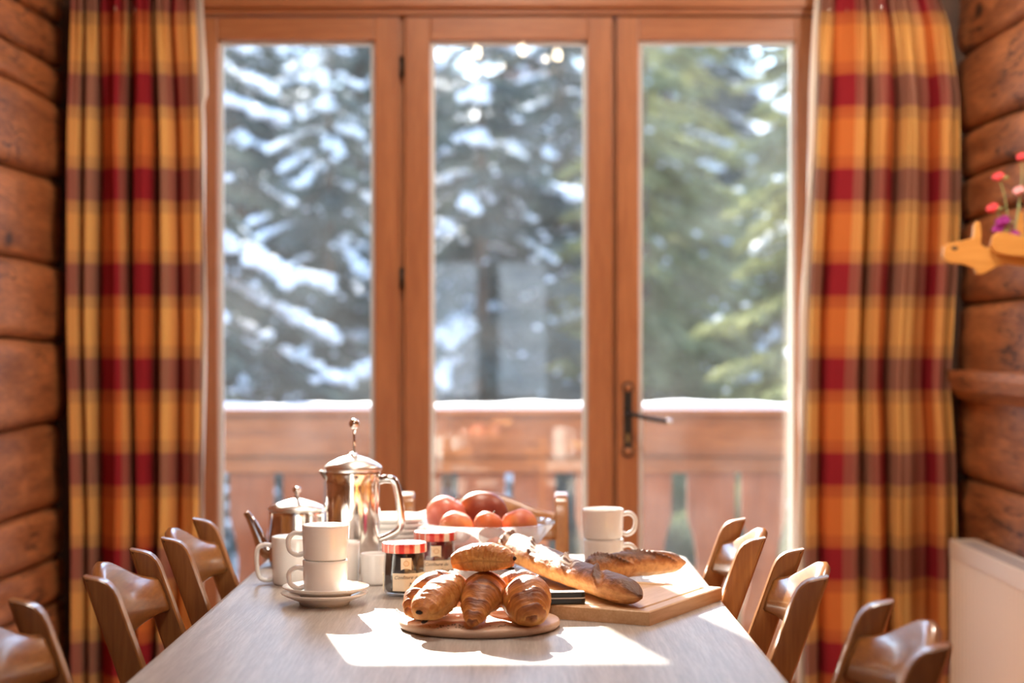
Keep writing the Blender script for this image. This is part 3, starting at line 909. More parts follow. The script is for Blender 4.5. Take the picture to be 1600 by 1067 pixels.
# ------------------------------------------------------------------ table
TX0, TX1, TY0, TY1 = -0.505, 0.362, 1.25, 3.775
table = empty('dining_table', ((TX0 + TX1) / 2, (TY0 + TY1) / 2, 0), 0, 'long pale oak dining table set for breakfast', 'table')
hw, hl = (TX1 - TX0) / 2, (TY1 - TY0) / 2
poly = []
for sx, sy, a0 in ((1, 1, 0), (-1, 1, PI / 2), (-1, -1, PI), (1, -1, 1.5 * PI)):
    for k in range(7):
        a = a0 + PI / 2 * k / 6
        poly.append((sx * (hw - .045) + .045 * math.cos(a), sy * (hl - .045) + .045 * math.sin(a)))
o = obj_from('table_top', prism_mesh('table_top', poly, 0.036, M['table'], 0.006, 'z'), table, (0, 0, TZ - 0.018))
for sx in (-1, 1):
    box('apron', (sx * (hw - .09) - .012, -hl + .10, .62), (sx * (hw - .09) + .012, hl - .10, .713), M['table'], table)
    box('apron', (-hw + .09, sx * (hl - .09) - .012, .62), (hw - .09, sx * (hl - .09) + .012, .713), M['table'], table)
    for sy in (-1, 1):
        box('leg', (sx * (hw - .085) - .035, sy * (hl - .085) - .035, 0), (sx * (hw - .085) + .035, sy * (hl - .085) + .035, .713), M['table'], table, 0.006)

# ------------------------------------------------------------------ chairs: built facing +x, back plane along y, origin at the floor under the back
def make_chair(name, w=0.38):
    root = empty(name)
    LEAN = 0.36
    def bx_(z): return -0.37 * 0 - LEAN * max(0, z - 0.42) + 0.0
    ht = 0.855
    for s in (-1, 1):
        y = s * (w / 2 - 0.016)
        zz = [0.0, 0.25, 0.42, 0.6, 0.80, 0.826, 0.8365, 0.8445, 0.8500, 0.8530]
        back = [bx_(z) - 0.020 + (0.05 * (0.42 - z) * -1 if z < .42 else 0) for z in zz]
        frt = [bx_(z) + 0.021 + (0.05 * (0.42 - z) * -1 if z < .42 else 0) for z in zz]
        for q_, dd in zip((-5, -4, -3, -2, -1), (0.0, .0015, .0055, .0115, .020)): frt[q_] -= dd
        poly = list(zip(frt, zz)) + [(back[-1], ht + .002)] + list(zip(back[:-1], zz[:-1]))[::-1]
        me = prism_mesh('back_post', poly, 0.030, M['chair'], 0.006, 'y', 3)
        me.polygons.foreach_set('use_smooth', [True] * len(me.polygons))
        me.set_sharp_from_angle(angle=0.7)
        obj_from('back_post', me, root, (0, y, 0))
    # curved top rail
    ny, nc = 28, 10
    vs, fs = [], []
    for i in range(ny + 1):
        t = -1 + 2 * i / ny
        y = t * (w / 2 - 0.028)
        bow = -0.037 * (1 - t * t)
        top = 0.833 + 0.022 * math.cos(t * PI * .95) * (1 if abs(t) < 1 else 1)
        bot = 0.748 - 0.006 * math.cos(t * PI)
        prof = [(0.012, bot + .005), (0.013, (bot + top) / 2), (0.012, top - .006), (0.006, top), (-0.004, top), (-0.010, top - .006), (-0.010, bot + .005), (-0.004, bot), (0.006, bot)]
        for dx, z in prof:
            vs.append((bx_(z) + dx + bow + 0.003, y, z))
    m = 9
    for i in range(ny):
        for k in range(m):
            k2 = (k + 1) % m
            fs.append((i * m + k, (i + 1) * m + k, (i + 1) * m + k2, i * m + k2))
    fs.append(tuple(range(m))); fs.append(tuple(ny * m + k for k in range(m))[::-1])
    obj('top_rail', vs, fs, M['chair_y'], root)
    # lower back rail, seat, front legs, stretchers
    box('lower_rail', (bx_(.55) - .012, -w / 2 + .03, .53), (bx_(.55) + .010, w / 2 - .03, .575), M['chair_y'], root)
    seat = prism_mesh('seat', [(0.02, -w / 2 + .005), (0.25, -w / 2 - .01), (0.27, -w / 2 + .01), (0.27, w / 2 - .01), (0.25, w / 2 + .01), (0.02, w / 2 - .005)], 0.03, M['chair_y'], 0.008, 'z', 3)
    obj_from('seat', seat, root, (0, 0, 0.435))
    for s in (-1, 1):
        box('front_leg', (0.22, s * (w / 2 - .03) - .018, 0), (0.256, s * (w / 2 - .03) + .018, .42), M['chair'], root)
        box('stretcher', (0.0, s * (w / 2 - .03) - .01, .16), (0.23, s * (w / 2 - .03) + .01, .19), M['chair_y'], root)
    return root
proto = make_chair('dining_chair')
LEAN_TOP = 0.36 * (0.85 - 0.42)       # how far the post tops lie behind the foot
chairs = [
    (-0.592, 3.295, 0.02, 'brown wooden chair on the left side, farthest, beside the steel teapot'),
    (-0.603, 2.775, 0.02, 'brown wooden chair on the left side, middle of three'),
    (-0.632, 2.190, 0.05, 'dark brown wooden chair at bottom left, nearest, cut by the photo edge'),
    (0.425, 3.295, PI - 0.03, 'sunlit honey wooden chair on the right side, farthest, beside the cutting board'),
    (0.448, 2.775, PI - 0.06, 'honey wooden chair on the right side, middle of three'),
    (0.474, 2.180, PI - 0.03, 'dark brown wooden chair at bottom right, nearest, in front of the radiator'),
    (-0.062, 4.06, -PI / 2, 'wooden chair at the head of the table behind the fruit bowl'),
]
for i, (x, y, a, lab) in enumerate(chairs):
    c = proto if i == 0 else copy_tree(proto)
    c.rotation_euler = (0, 0, a)
    c.location = (x + LEAN_TOP * math.cos(a), y + LEAN_TOP * math.sin(a), 0)
    tag(c, lab, 'chair', 'wooden chairs around the dining table')

# ------------------------------------------------------------------ china
def mug_parts(root, r, h, handle_az, taper=0.94, hz=(0.30, 0.80), hout=0.026, foot=0.0):
    prof = [(0.0, 0.003), (r * taper * .86, 0.002), (r * taper * .93, 0.0), (r * taper, 0.004), (r * (taper + 1) / 2, h * .45), (r * .995, h * .9), (r, h - .002), (r - .0012, h), (r - .003, h - .001), (r - .0042, h * .9), (r * taper - .006, 0.012), (r * taper - .016, 0.007), (0.0, 0.006)]
    lathe('body', prof, M['ceramic'], root, 56)
    ca, sa = math.cos(handle_az), math.sin(handle_az)
    z0, z1 = h * hz[0], h * hz[1]
    rr = r * 0.975 - .002
    p = [(rr, z1), (rr + hout * .55, z1 + .002), (rr + hout * .95, z1 - .006), (rr + hout, (z0 + z1) / 2), (rr + hout * .85, z0 + .005), (rr + hout * .4, z0 - .002), (rr - .001, z0 + .001)]
    tube('handle', smooth_path([(a * ca, a * sa, b) for a, b in p], 36), 0.0052, M['ceramic'], root, 12, 0.85)

def mug(label, loc, r, h, az, group, name='coffee_mug', **kw):
    e = empty(name, loc, 0, label, 'mug', group)
    mug_parts(e, r, h, az, **kw)
    return e
def saucer(label, loc, R=0.074, group='white saucers under the mugs'):
    prof = [(0.0, .004), (R * .50, .004), (R * .52, 0.0), (R * .56, 0.0), (R * .60, .006), (R * .86, .014), (R * .99, .019), (R, .0205), (R * .985, .0215), (R * .84, .0175), (R * .55, .0085), (R * .46, .0075), (0.0, .0075)]
    o = lathe('saucer', prof, M['ceramic'], None, 64, loc)
    return tag(o, label, 'saucer', group)

ms = on_table(507, 944); ms.z = TZ
saucer('lower of the two stacked white saucers under the left mug stack', ms)
saucer('upper of the two stacked white saucers, holding two stacked mugs', ms + Vector((.002, .001, .0105)))
m0 = ms + Vector((.0015, 0, .0105 + .0080))
mug('lower white cup of the stack on the saucers', m0, 0.0385, 0.058, PI + .15, 'white mugs on the table', hz=(.20, .74))
mug('upper white cup of the stack on the saucers', m0 + Vector((0.0, 0, .0575)), 0.0395, 0.060, PI + .15, 'white mugs on the table', hz=(.18, .74))
p = on_table(461, 912)
mug('white mug with large handle behind the saucers, in front of the teapot', p, 0.0435, 0.088, PI - .05 + .1, 'white mugs on the table', hz=(.10, .80), hout=.030)
p = on_table(531, 910)
mug('white mug half hidden behind the stacked cups', p, 0.0375, 0.077, 1.6, 'white mugs on the table')
p = on_table(588, 912)
mug('small white cup between the french press and the jam jars', p, 0.030, 0.057, 1.6, 'white mugs on the table', hout=.018)
p = on_table(943, 889)
mug('lower white mug of the stack beside the baguettes', p, 0.0400, 0.0600, -.12, 'white mugs on the table', hz=(.22, .78))
mug('upper white mug of the stack beside the baguettes', p + Vector((-.001, 0, .0595)), 0.0405, 0.060, -.12, 'white mugs on the table', hz=(.20, .82))
# plates
p = on_table(612, 876.6)
for i in range(8):
    R = 0.085
    prof = [(0.0, .003), (R * .55, .003), (R * .58, 0), (R * .62, 0), (R * .68, .006), (R, .016), (R * .995, .0175), (R * .66, .0095), (0, .0075)]
    o = lathe('plate', prof, M['ceramic'], None, 56, p + Vector((random.uniform(-.002, .002), random.uniform(-.002, .002), i * .0108)))
    tag(o, '%s of the stacked white plates behind the jam jars' % ('lowest plate', 'seventh plate from the top', 'sixth plate from the top', 'fifth plate from the top', 'fourth plate from the top', 'third plate from the top', 'second plate from the top', 'topmost plate')[i], 'plate', 'stacked white plates')

# ------------------------------------------------------------------ steel pots
fp = empty('french_press', on_table(552, 893), 0, 'tall polished steel french press with ball topped plunger', 'coffee press')
R, H = 0.0520, 0.198
lathe('body', [(0, .001), (R - .003, .001), (R, .004), (R, H - .03), (R * 1.0, H - .012), (R * 1.03, H - .008), (R * 1.04, H), (R * 1.02, H + .001), (R * .97, H - .01), (R * .97, .01), (0, .01)], M['steel'], fp, 64)
lathe('lid', [(R * 1.00, H - .006), (R * 1.075, H + .001), (R * 1.085, H + .004), (R * 1.06, H + .008), (R * .9, H + .014), (R * .55, H + .023), (R * .22, H + .028), (.008, H + .030), (.006, H + .034), (0, H + .034)], M['steel_lid'], fp, 64)
tube('plunger_rod', [(0.002, 0, H + .03), (0.002, 0, H + .085)], 0.0026, M['steel'], fp, 10)
sphere('plunger_knob', (0.002, 0, H + .090), 0.0105, M['steel'], fp, 24, 14)
hp = [(R - .002, 0, H - .020), (R + .012, -.002, H - .017), (R + .026, -.002, H - .020), (R + .033, -.002, H - .034), (R + .040, -.002, H - .075), (R + .041, -.002, H - .108), (R + .030, -.001, H - .122), (R + .008, 0, H - .133), (R - .003, 0, H - .136)]
tube('handle', smooth_path(hp, 48), 0.0062, M['steel'], fp, 12, 1.25)
sp_ = prism_mesh('spout', [(-.0, -.012), (-.018, .012), (-.012, .014), (0.0, .008)], 0.02, M['steel'], 0.003, 'y')
obj_from('spout', sp_, fp, (-R + .003, -.001, H - .014))

tp = empty('teapot', on_table(464, 882.5), 0, 'round polished steel teapot with long spout', 'teapot')
R, H = 0.0565, 0.110
lathe('body', [(0, .001), (R * .92, .001), (R * .98, .006), (R, .02), (R * .995, H * .6), (R * .97, H - .01), (R * .98, H - .004), (R * .96, H), (R * .93, H), (R * .9, .01), (0, .01)], M['steel'], tp, 64)
lathe('lid', [(R * .93, H - .002), (R * 1.02, H + .001), (R * 1.03, H + .004), (R * .98, H + .007), (R * .7, H + .014), (R * .35, H + .020), (.008, H + .023), (0, H + .023)], M['steel_lid'], tp, 64)
lathe('lid_knob', [(.006, H + .022), (.004, H + .030), (.0045, H + .033), (.008, H + .037), (.009, H + .042), (.006, H + .047), (0, H + .048)], M['steel'], tp, 24)
s = smooth_path([(-R + .006, 0, .022), (-R - .010, -.001, .034), (-R - .022, -.002, .062), (-R - .034, -.003, .088), (-R - .046, -.003, .106)], 30)
tube('spout', s, np.linspace(0.0165, 0.0060, 30), M['steel'], tp, 16)
hp = [(a * .80, a * .60, b) for a, b in ((R * .95, H - .008), (R + .022, H + .002), (R + .038, H - .03), (R + .030, .045), (R - .002, .026))]
tube('handle', smooth_path(hp, 30), 0.0050, M['steel'], tp, 12)
sphere('hinge_knob', (R * 1.02, .002, H + .007), 0.0062, M['steel'], tp, 14, 8)

# ------------------------------------------------------------------ jam jars
def jar(name, label, loc, rot, jam, line1, line2):
    root = empty(name, loc, rot, label, 'jar', 'jam jars with gingham lids')
    R, H = 0.0375, 0.083
    def facet(a, z):
        # twelve flat faces below the shoulder, round above
        seg = 2 * PI / 10
        f = math.cos(seg / 2) / math.cos(((a + seg / 2) % seg) - seg / 2)
        t = min(1, max(0, (0.062 - z) / 0.014))
        f2 = 1 + (f / math.cos(seg / 2) * 0.975 - 1) * 0.9
        return 1 * (1 - t) * (1 - .02 * (1 - abs(math.sin(5 * a)))) + f2 * t
    prof_o = [(0, .001), (R * .80, .001), (R * .90, .003), (R * .985, .009), (R, .016), (R, .048), (R * .985, .058), (R * .97, .064), (R * .955, .074), (R * .92, H)]
    lathe('glass', prof_o, M['jar_glass'], root, 80, wob=facet)
    prof_i = [(0, .006), (R * .78, .006), (R * .91, .012), (R * .93, .02), (R * .93, .048), (R * .92, .062), (R * .90, .074), (R * .86, .0765), (0, .0765)]
    lathe('jam', prof_i, jam, root, 80, wob=facet)
    lid = lathe('lid', [(R * .98, H - .006), (R * 1.045, H - .0065), (R * 1.06, H - .004), (R * 1.06, H + .006), (R * 1.03, H + .0095), (R * .97, H + .010), (R * .9, H + .0085), (0, H + .0085)], M['gingham'], root, 64)
    # paper label bent round the front (-y)
    def patch(nm, z0, z1, a0, a1, mat, off, arch=0.0):
        vs, fs = [], []
        n = 16
        for i in range(n + 1):
            a = -PI / 2 + a0 + (a1 - a0) * i / n
            for k, z in enumerate((z0, z1)):
                zz = z + (arch * math.sin(PI * i / n) if k == 0 else 0)
                rr = R * facet(a, zz) + off
                for dr in (0.0, 0.0005):
                    vs.append(((rr + dr) * math.cos(a), (rr + dr) * math.sin(a), zz))
        for i in range(n):
            q = i * 4; e = (i + 1) * 4
            fs += [(q + 1, e + 1, e + 3, q + 3), (q, q + 2, e + 2, e), (q, e, e + 1, q + 1), (q + 2, q + 3, e + 3, e + 2)]
        return obj(nm, vs, fs, mat, root, False)
    lb = patch('paper_label', .011, .042, -.55, 1.15, M['label'], .0008)
    patch('side_label', .008, .040, -1.6, -1.18, M['label'], .0008)
    md = patch('medallion', .0475, .069, -.16, .34, M['label'], .0006, .003)
    # print
    def text(body, size, az, z, shear):
        cu = bpy.data.curves.new('lettering', 'FONT'); cu.body = body; cu.size = size; cu.shear = shear; cu.extrude = 0.0002
        cu.align_x = 'CENTER'
        cu.materials.append(M['ink'])
        tmp = bpy.data.objects.new('tmp_text', cu)
        me_ = bpy.data.meshes.new_from_object(tmp); bpy.data.objects.remove(tmp)
        me_.name = 'lettering'
        o = obj_from('lettering', me_, lb)
        a = -PI / 2 + az
        rr = R + .0016
        o.location = (rr * math.cos(a), rr * math.sin(a), z)
        o.rotation_euler = (PI / 2, 0, a + PI / 2)
        return o
    text(line1, .0085, .10, .0325, .35)
    text(line2, .0105, .62, .0195, .35)
    # little printed figure on the medallion: a wreath of strokes
    vs, fs = [], []
    for k in range(14):
        a = 2 * PI * k / 14
        cxx, czz = .0047 * math.cos(a), .0042 * math.sin(a)
        b = len(vs)
        for dx, dz in ((-.0011, -.0004), (.0011, -.0004), (.0011, .0004), (-.0011, .0004)):
            vs.append((cxx + dx * math.cos(a + 1) - dz * math.sin(a + 1), 0, czz + dx * math.sin(a + 1) + dz * math.cos(a + 1)))
        fs.append((b, b + 1, b + 2, b + 3))
    dec = obj('printed_wreath', vs, fs, M['brass'], md, False)
    a = -PI / 2 + .09
    dec.location = ((R * .975 + .0032) * math.cos(a), (R * .975 + .0032) * math.sin(a), .0595); dec.rotation_euler = (0, 0, a + PI / 2)
    return root
jar('jam_jar', 'dark blueberry jam jar with red gingham lid, nearest the croissants', on_table(632, 929), 0.05, M['jam_dark'], 'Confiture de', 'Myrtilles')
jar('jam_jar', 'red jam jar with gingham lid behind the dark jar', on_table(680, 907), 0.0, M['jam_red'], 'Confiture de', 'Fraises')

# ------------------------------------------------------------------ fruit bowl
def fruit_mat(name, c1, c2, c3, rough=0.45):
    m, nt, b, o = mat_base(name)
    tc = N(nt, 'ShaderNodeTexCoord'); nz = N(nt, 'ShaderNodeTexNoise'); nz.inputs['Scale'].default_value = 14; nz.inputs['Detail'].default_value = 3
    r = ramp(nt, [(0.30, c1), (0.5, c2), (0.70, c3)])
    nt.links.new(tc.outputs['Object'], nz.inputs['Vector']); nt.links.new(nz.outputs['Fac'], r.inputs[0]); nt.links.new(r.outputs[0], b.inputs['Base Color'])
    b.inputs['Roughness'].default_value = rough
    return m
M['peach'] = fruit_mat('peach_skin', (0.72, 0.32, 0.10), (0.62, 0.16, 0.07), (0.38, 0.05, 0.05))
M['apple'] = fruit_mat('apple_skin', (0.66, 0.28, 0.16), (0.60, 0.17, 0.11), (0.52, 0.10, 0.07), 0.35)
M['mandarin'] = fruit_mat('mandarin_peel', (0.72, 0.20, 0.05), (0.68, 0.16, 0.05), (0.60, 0.11, 0.04), 0.4)
M['mango'] = fruit_mat('mango_skin', (0.40, 0.15, 0.045), (0.30, 0.07, 0.03), (0.20, 0.035, 0.025), 0.4)
M['stem'] = plain('fruit_stem', (0.12, 0.07, 0.03), 0.7)
bc = Vector(((762 - 800) / F * 3.55, 3.55, TZ))
def lobes(a, z): return 1 + 0.018 * abs(math.sin(6 * a)) * min(1, z / .05)
bowl = lathe('glass_bowl', [(0, .004), (.050, .002), (.055, 0), (.060, .004), (.072, .02), (.105, .055), (.132, .089), (.134, .092), (.131, .093), (.101, .057), (.068, .024), (.055, .010), (0, .009)], M['bowl_glass'], None, 96, bc, wob=lobes)
tag(bowl, 'clear pressed glass bowl filled with fruit', 'bowl')
def fruit(name, label, c, r, mat, sc=(1, 1, 1), rot=(0, 0, 0), dent=0.16, crease=0.0, stem=True):
    vs, fs = sphere_data((0, 0, 0), 1.0, 40, 26)
    out = []
    for x, y, z in vs:
        a = math.atan2(y, x); rho = math.hypot(x, y)
        zz = z - dent * math.exp(-(rho / .32) ** 2) * (1 if z > 0 else -0.6)
        k = 1 - crease * math.exp(-(a / .22) ** 2) * rho
        out.append((x * k * r * sc[0], y * k * r * sc[1], zz * r * sc[2]))
    e = empty(name, c, 0, label, 'fruit', 'fruit in the glass bowl')
    e.rotation_euler = rot
    obj('flesh', out, fs, mat, e)
    if stem:
        tube('stem', smooth_path([(0, 0, (1 - dent) * r * sc[2] - .002), (.001, 0, r * sc[2] * .98), (.003, .001, r * sc[2] * 1.08)], 6), 0.0016, M['stem'], e, 6)
    return e
fruit('apple', 'pale red apple at the left of the glass bowl', px(697, 805, 3.58), .0410, M['apple'], (1, 1, .95), (.1, .5, 0), .10)
fruit('peach', 'yellow and red peach at the front left of the bowl', px(713, 824, 3.505), .0340, M['peach'], (1, 1, .95), (.2, -.3, 2.2), .12, .08, False)
fruit('mandarin', 'orange mandarin in the front middle of the bowl', px(763, 820, 3.47), .0285, M['mandarin'], (1, 1, .92), (.3, .3, 1), .10, 0, True)
fruit('peach', 'dark red peach at the right of the glass bowl', px(811, 822, 3.52), .0370, M['peach'], (1, 1, .95), (.3, .2, 4.0), .12, .08, False)
fruit('mango', 'large dark red mango on top at the back of the bowl', px(754, 801, 3.63), .0450, M['mango'], (1.15, .9, .98), (0, .1, .2), .03, 0, False)
fruit('mandarin', 'orange mandarin low in the bowl under the others', (bc.x + .02, bc.y - .01, TZ + .038), .026, M['mandarin'], (1, 1, .92), (.3, .3, 1), .10)
fruit('peach', 'peach low at the back of the glass bowl', (bc.x + .062, bc.y + .055, TZ + .070), .029, M['peach'], (1, 1, .95), (.3, .2, 4.0), .12, .08, False)
fruit('apple', 'red apple low in the left of the bowl', (bc.x - .040, bc.y + .01, TZ + .038), .027, M['apple'], (1, 1, .95), (.1, .5, 0), .10, 0, False)

# ------------------------------------------------------------------ bread
def add_attr(me, name, vals):
    a = me.attributes.new(name, 'FLOAT', 'POINT'); a.data.foreach_set('value', np.array(vals, dtype=np.float32))

def add_vec(me, name, vals):
    a = me.attributes.new(name, 'FLOAT_VECTOR', 'POINT'); a.data.foreach_set('vector', np.array(vals, dtype=np.float32).ravel())

def roll_mesh(name, pts, rad, mat, ridges=7, amp=0.10, flat=0.9, power=2.0, nt_=110, na=40, seed=0, skew=0.10, ends=(0.0, 0.0), lengthwise=False):
    r = np.random.default_rng(seed)
    path = smooth_path(pts, nt_)
    tt = np.linspace(0, 1, nt_)
    R = np.interp(tt, np.linspace(0, 1, len(rad)), rad)
    # smooth the radius a little
    ker = np.ones(7) / 7; R = np.convolve(np.pad(R, 3, 'reflect', reflect_type='odd'), ker, 'valid')
    T = np.gradient(path, axis=0); T /= np.linalg.norm(T, axis=1)[:, None]
    verts, rid, flow = [], [], []
    ph = r.uniform(0, 6.28, 9)
    jit = r.uniform(-.22, .22, 40)
    for i in range(nt_):
        up = np.array((0, 0, 1.0)); n = np.cross(T[i], up); n /= np.linalg.norm(n); b = np.cross(n, T[i])
        for k in range(na):
            a = 2 * PI * k / na
            t = tt[i]
            # layers wrap both ways from the thick middle
            w = abs(t - 0.5) * 2
            p = ridges * 0.5 * (w + skew * 0.16 * math.sin(a + ph[0]) + 0.030 * math.sin(2 * a + ph[1] + 3 * t) + 0.016 * math.sin(5 * a + ph[3]))
            p += jit[int(p) % 40] * 0.6 * math.sin(a + ph[4] + int(p))
            saw = 1 - (p % 1.0)
            step = saw ** 0.55 if saw > .12 else saw * 2.6
            endk = math.sin(PI * min(1, max(0, t))) ** .4
            lump = 0.035 * math.sin(2 * a + ph[2] + t * 5) + 0.03 * math.sin(3 * a - t * 9 + ph[5]) + 0.02 * math.sin(t * 23 + ph[6] + a)
            rr = R[i] * (1 + amp * (step - .6) * endk + lump * endk)
            ca, sa = math.cos(a), math.sin(a)
            q = (abs(ca) ** power + abs(sa) ** power) ** (-1 / power) if power != 2.0 else 1
            low = 1.0 if sa > -0.55 else 1.0 - 0.18 * (-0.55 - sa) / 0.45
            verts.append(path[i] + n * ca * rr * q + b * sa * rr * q * flat * low)
            topness = max(0, sa)
            rid.append(min(1, max(0, (.10 if lengthwise else -.06) + (0.20 if lengthwise else 0.72) * step * (0.5 + .5 * topness) + 0.26 * topness )))
            flow.append((a * 3.5 + 3 * t, t * 7.0 + p * 2.2, seed) if lengthwise else (p * 7.0, a * 0.9 + seed, t * 3.0))
    faces = []
    for i in range(nt_ - 1):
        for k in range(na):
            k2 = (k + 1) % na
            faces.append((i * na + k, i * na + k2, (i + 1) * na + k2, (i + 1) * na + k))
    for e, base in ((0, 0), (1, (nt_ - 1) * na)):
        c = path[0 if e == 0 else -1] + (T[-1] if e else -T[0]) * ends[e]
        verts.append(c); rid.append(.45); flow.append((0, 0, 0)); ci = len(verts) - 1
        for k in range(na):
            k2 = (k + 1) % na
            faces.append((base + k2, base + k, ci) if e == 0 else (base + k, base + k2, ci))
    me = new_mesh(name, verts, faces, mat)
    add_attr(me, 'ridge', rid)
    add_vec(me, 'flow', flow)
    return me, path, T

pc = on_table(749, 979)              # centre of the round board
DT = TZ + 0.0135                     # its top
dv = lathe('round_serving_board', [(0, 0), (.118, 0), (.1235, .002), (.1255, .005), (.1262, .0095), (.1245, .0128), (.122, .0135), (0, .0135)], M['disc'], None, 96, (pc.x, pc.y, TZ))
tag(dv, 'round wooden serving board carrying the croissants', 'serving board')

GR = 'croissants and pastries on the round board'
def croissant(label, pts, rad, seed, ridges=7, amp=.19, flat=.92):
    me, _, _ = roll_mesh('croissant', pts, rad, M['croissant'], ridges, amp, flat, 2.0, 120, 40, seed)
    o = obj_from('croissant', me)
    return tag(o, label, 'croissant', GR)
croissant('croissant in the middle with its tip pointing at the viewer',
          [(-.0600, 2.686, DT + .0075), (-.057, 2.704, DT + .019), (-.0485, 2.748, DT + .0385), (-.038, 2.80, DT + .0445), (-.028, 2.840, DT + .032)],
          [.0040, .0105, .0140, .0180, .0225, .0275, .0315, .0335, .0325, .028, .020, .005], 3, 7)
croissant('plump croissant at the right of the round board',
          [(.0300, 2.700, DT + .0105), (.0275, 2.712, DT + .0195), (.0225, 2.758, DT + .0365), (.016, 2.815, DT + .034), (.008, 2.850, DT + .022)],
          [.0040, .0140, .0225, .0300, .0350, .0370, .036, .032, .026, .018, .005], 5, 7)
croissant('croissant lying behind the left pastry with its tip at the left edge',
          [(-.163, 2.765, DT + .0135), (-.150, 2.782, DT + .019), (-.120, 2.825, DT + .035), (-.085, 2.850, DT + .034), (-.052, 2.862, DT + .018)],
          [.004, .015, .026, .036, .036, .030, .020, .005], 8, 7)
croissant('croissant at the back of the round board under the top pastry',
          [(-.050, 2.905, DT + .012), (-.025, 2.892, DT + .024), (.010, 2.885, DT + .033), (.040, 2.884, DT + .024), (.062, 2.886, DT + .012)],
          [.004, .020, .031, .033, .031, .020, .004], 12, 7)
def pain(label, pts, rx, flat, seed, choc_end):
    root = empty('chocolate_pastry', (0, 0, 0), 0, label, 'pastry', GR)
    me, path, T = roll_mesh('pastry', pts, [rx * .55, rx * .84, rx * .97, rx * 1.04, rx * 1.06, rx * 1.05, rx * .98, rx * .86, rx * .55], M['croissant'], 9, .06, flat, 2.6, 110, 40, seed, .5, (.004, .004), True)
    obj_from('pastry', me, root)
    i = 0 if choc_end == 0 else -1
    n = np.cross(T[i], (0, 0, 1.0)); n /= np.linalg.norm(n); b = np.cross(n, T[i])
    d = -T[0] if choc_end == 0 else T[-1]
    for s, rz_, rad_ in ((-.05, .16, .0068), (.12, -.55, .0044)):
        c = path[i] + n * s * rx + b * rz_ * rx * flat
        st = tube('chocolate_stick', [c - d * .02, c - d * .001, c + d * .0035, c + d * .0048, c + d * .0052], [rad_, rad_, rad_ * .92, rad_ * .6, rad_ * .2], M['choc'], root, 7, 0.55)
    return root
pain('chocolate filled pastry leaning at the left with chocolate end in front',
     [(-.1365, 2.692, DT + .0235), (-.122, 2.722, DT + .034), (-.104, 2.757, DT + .047), (-.086, 2.792, DT + .059)], .0275, .80, 15, 0)
pain('chocolate filled pastry lying on top of the pile',
     [(-.092, 2.800, DT + .0885), (-.060, 2.795, DT + .0945), (-.030, 2.785, DT + .0960), (.0005, 2.775, DT + .0935)], .0235, .92, 18, 1)
# crumbs
vs, fs = [], []
for i in range(46):
    c = np.array((-.092 + rng.normal(0, .022), 2.715 + rng.normal(0, .012), DT + .0008))
    if i > 36: c = np.array((-.018 + rng.normal(0, .01), 2.715 + rng.normal(0, .008), DT + .001))
    b = len(vs); s = rng.uniform(.0008, .0026); a = rng.uniform(0, 6.28)
    for dx, dy, dz in ((1, 0, 0), (-.5, .6, 0), (-.4, -.7, 0), (0, 0, .7)):
        vs.append((c[0] + s * (dx * math.cos(a) - dy * math.sin(a)) * 1.4, c[1] + s * (dx * math.sin(a) + dy * math.cos(a)), c[2] + s * dz))
    fs += [(b, b + 1, b + 3), (b + 1, b + 2, b + 3), (b + 2, b, b + 3), (b, b + 2, b + 1)]
cr = obj('pastry_crumbs', vs, fs, M['stem'], None, False)
tag(cr, 'dark flaky crumbs scattered on the round board', 'crumbs', None, 'stuff')

# ------------------------------------------------------------------ cutting board
corner = Vector((0.216, 2.813, TZ)); u_ = Vector((.455, .890, 0)).normalized(); v_ = Vector((-.890, .455, 0)).normalized()
BL, BW, BT = 0.325, 0.40, 0.0225
def cut_board():
    def coords(L): return sorted({0.0, .0025, .022, .0245, .027, .0295, L - .0295, L - .027, L - .0245, L - .022, L - .0025, L})
    us, ws = coords(BL), coords(BW)
    def ring(u, w):
        d = min(u, BL - u, w, BW - w)
        return -0.0035 if .0240 <= d <= .0275 else 0.0
    vs, fs = [], []
    for u in us:
        for w in ws:
            e = -0.0018 if (u in (0.0, BL) or w in (0.0, BW)) else 0
            vs.append((u, w, BT + ring(u, w) + e))
    n, m = len(us), len(ws)
    for i in range(n - 1):
        for j in range(m - 1):
            fs.append((i * m + j, (i + 1) * m + j, (i + 1) * m + j + 1, i * m + j + 1))
    border = [i * m for i in range(n)] + [(n - 1) * m + j for j in range(1, m)] + [i * m + m - 1 for i in range(n - 2, -1, -1)] + [j for j in range(m - 2, 0, -1)]
    b0 = len(vs)
    for k in border: vs.append((vs[k][0], vs[k][1], 0.0))
    q = len(border)
    for k in range(q):
        fs.append((border[k], b0 + k, b0 + (k + 1) % q, border[(k + 1) % q]))
    fs.append(tuple(b0 + k for k in range(q))[::-1])
    o = obj('cutting_board', vs, fs, M['board'], None, False)
    o.matrix_world = Matrix(((u_.x, v_.x, 0, corner.x), (u_.y, v_.y, 0, corner.y), (0, 0, 1, TZ), (0, 0, 0, 1)))
    return tag(o, 'rectangular wooden cutting board with juice groove under the baguettes', 'cutting board')
cut_board()
BZ = TZ + BT

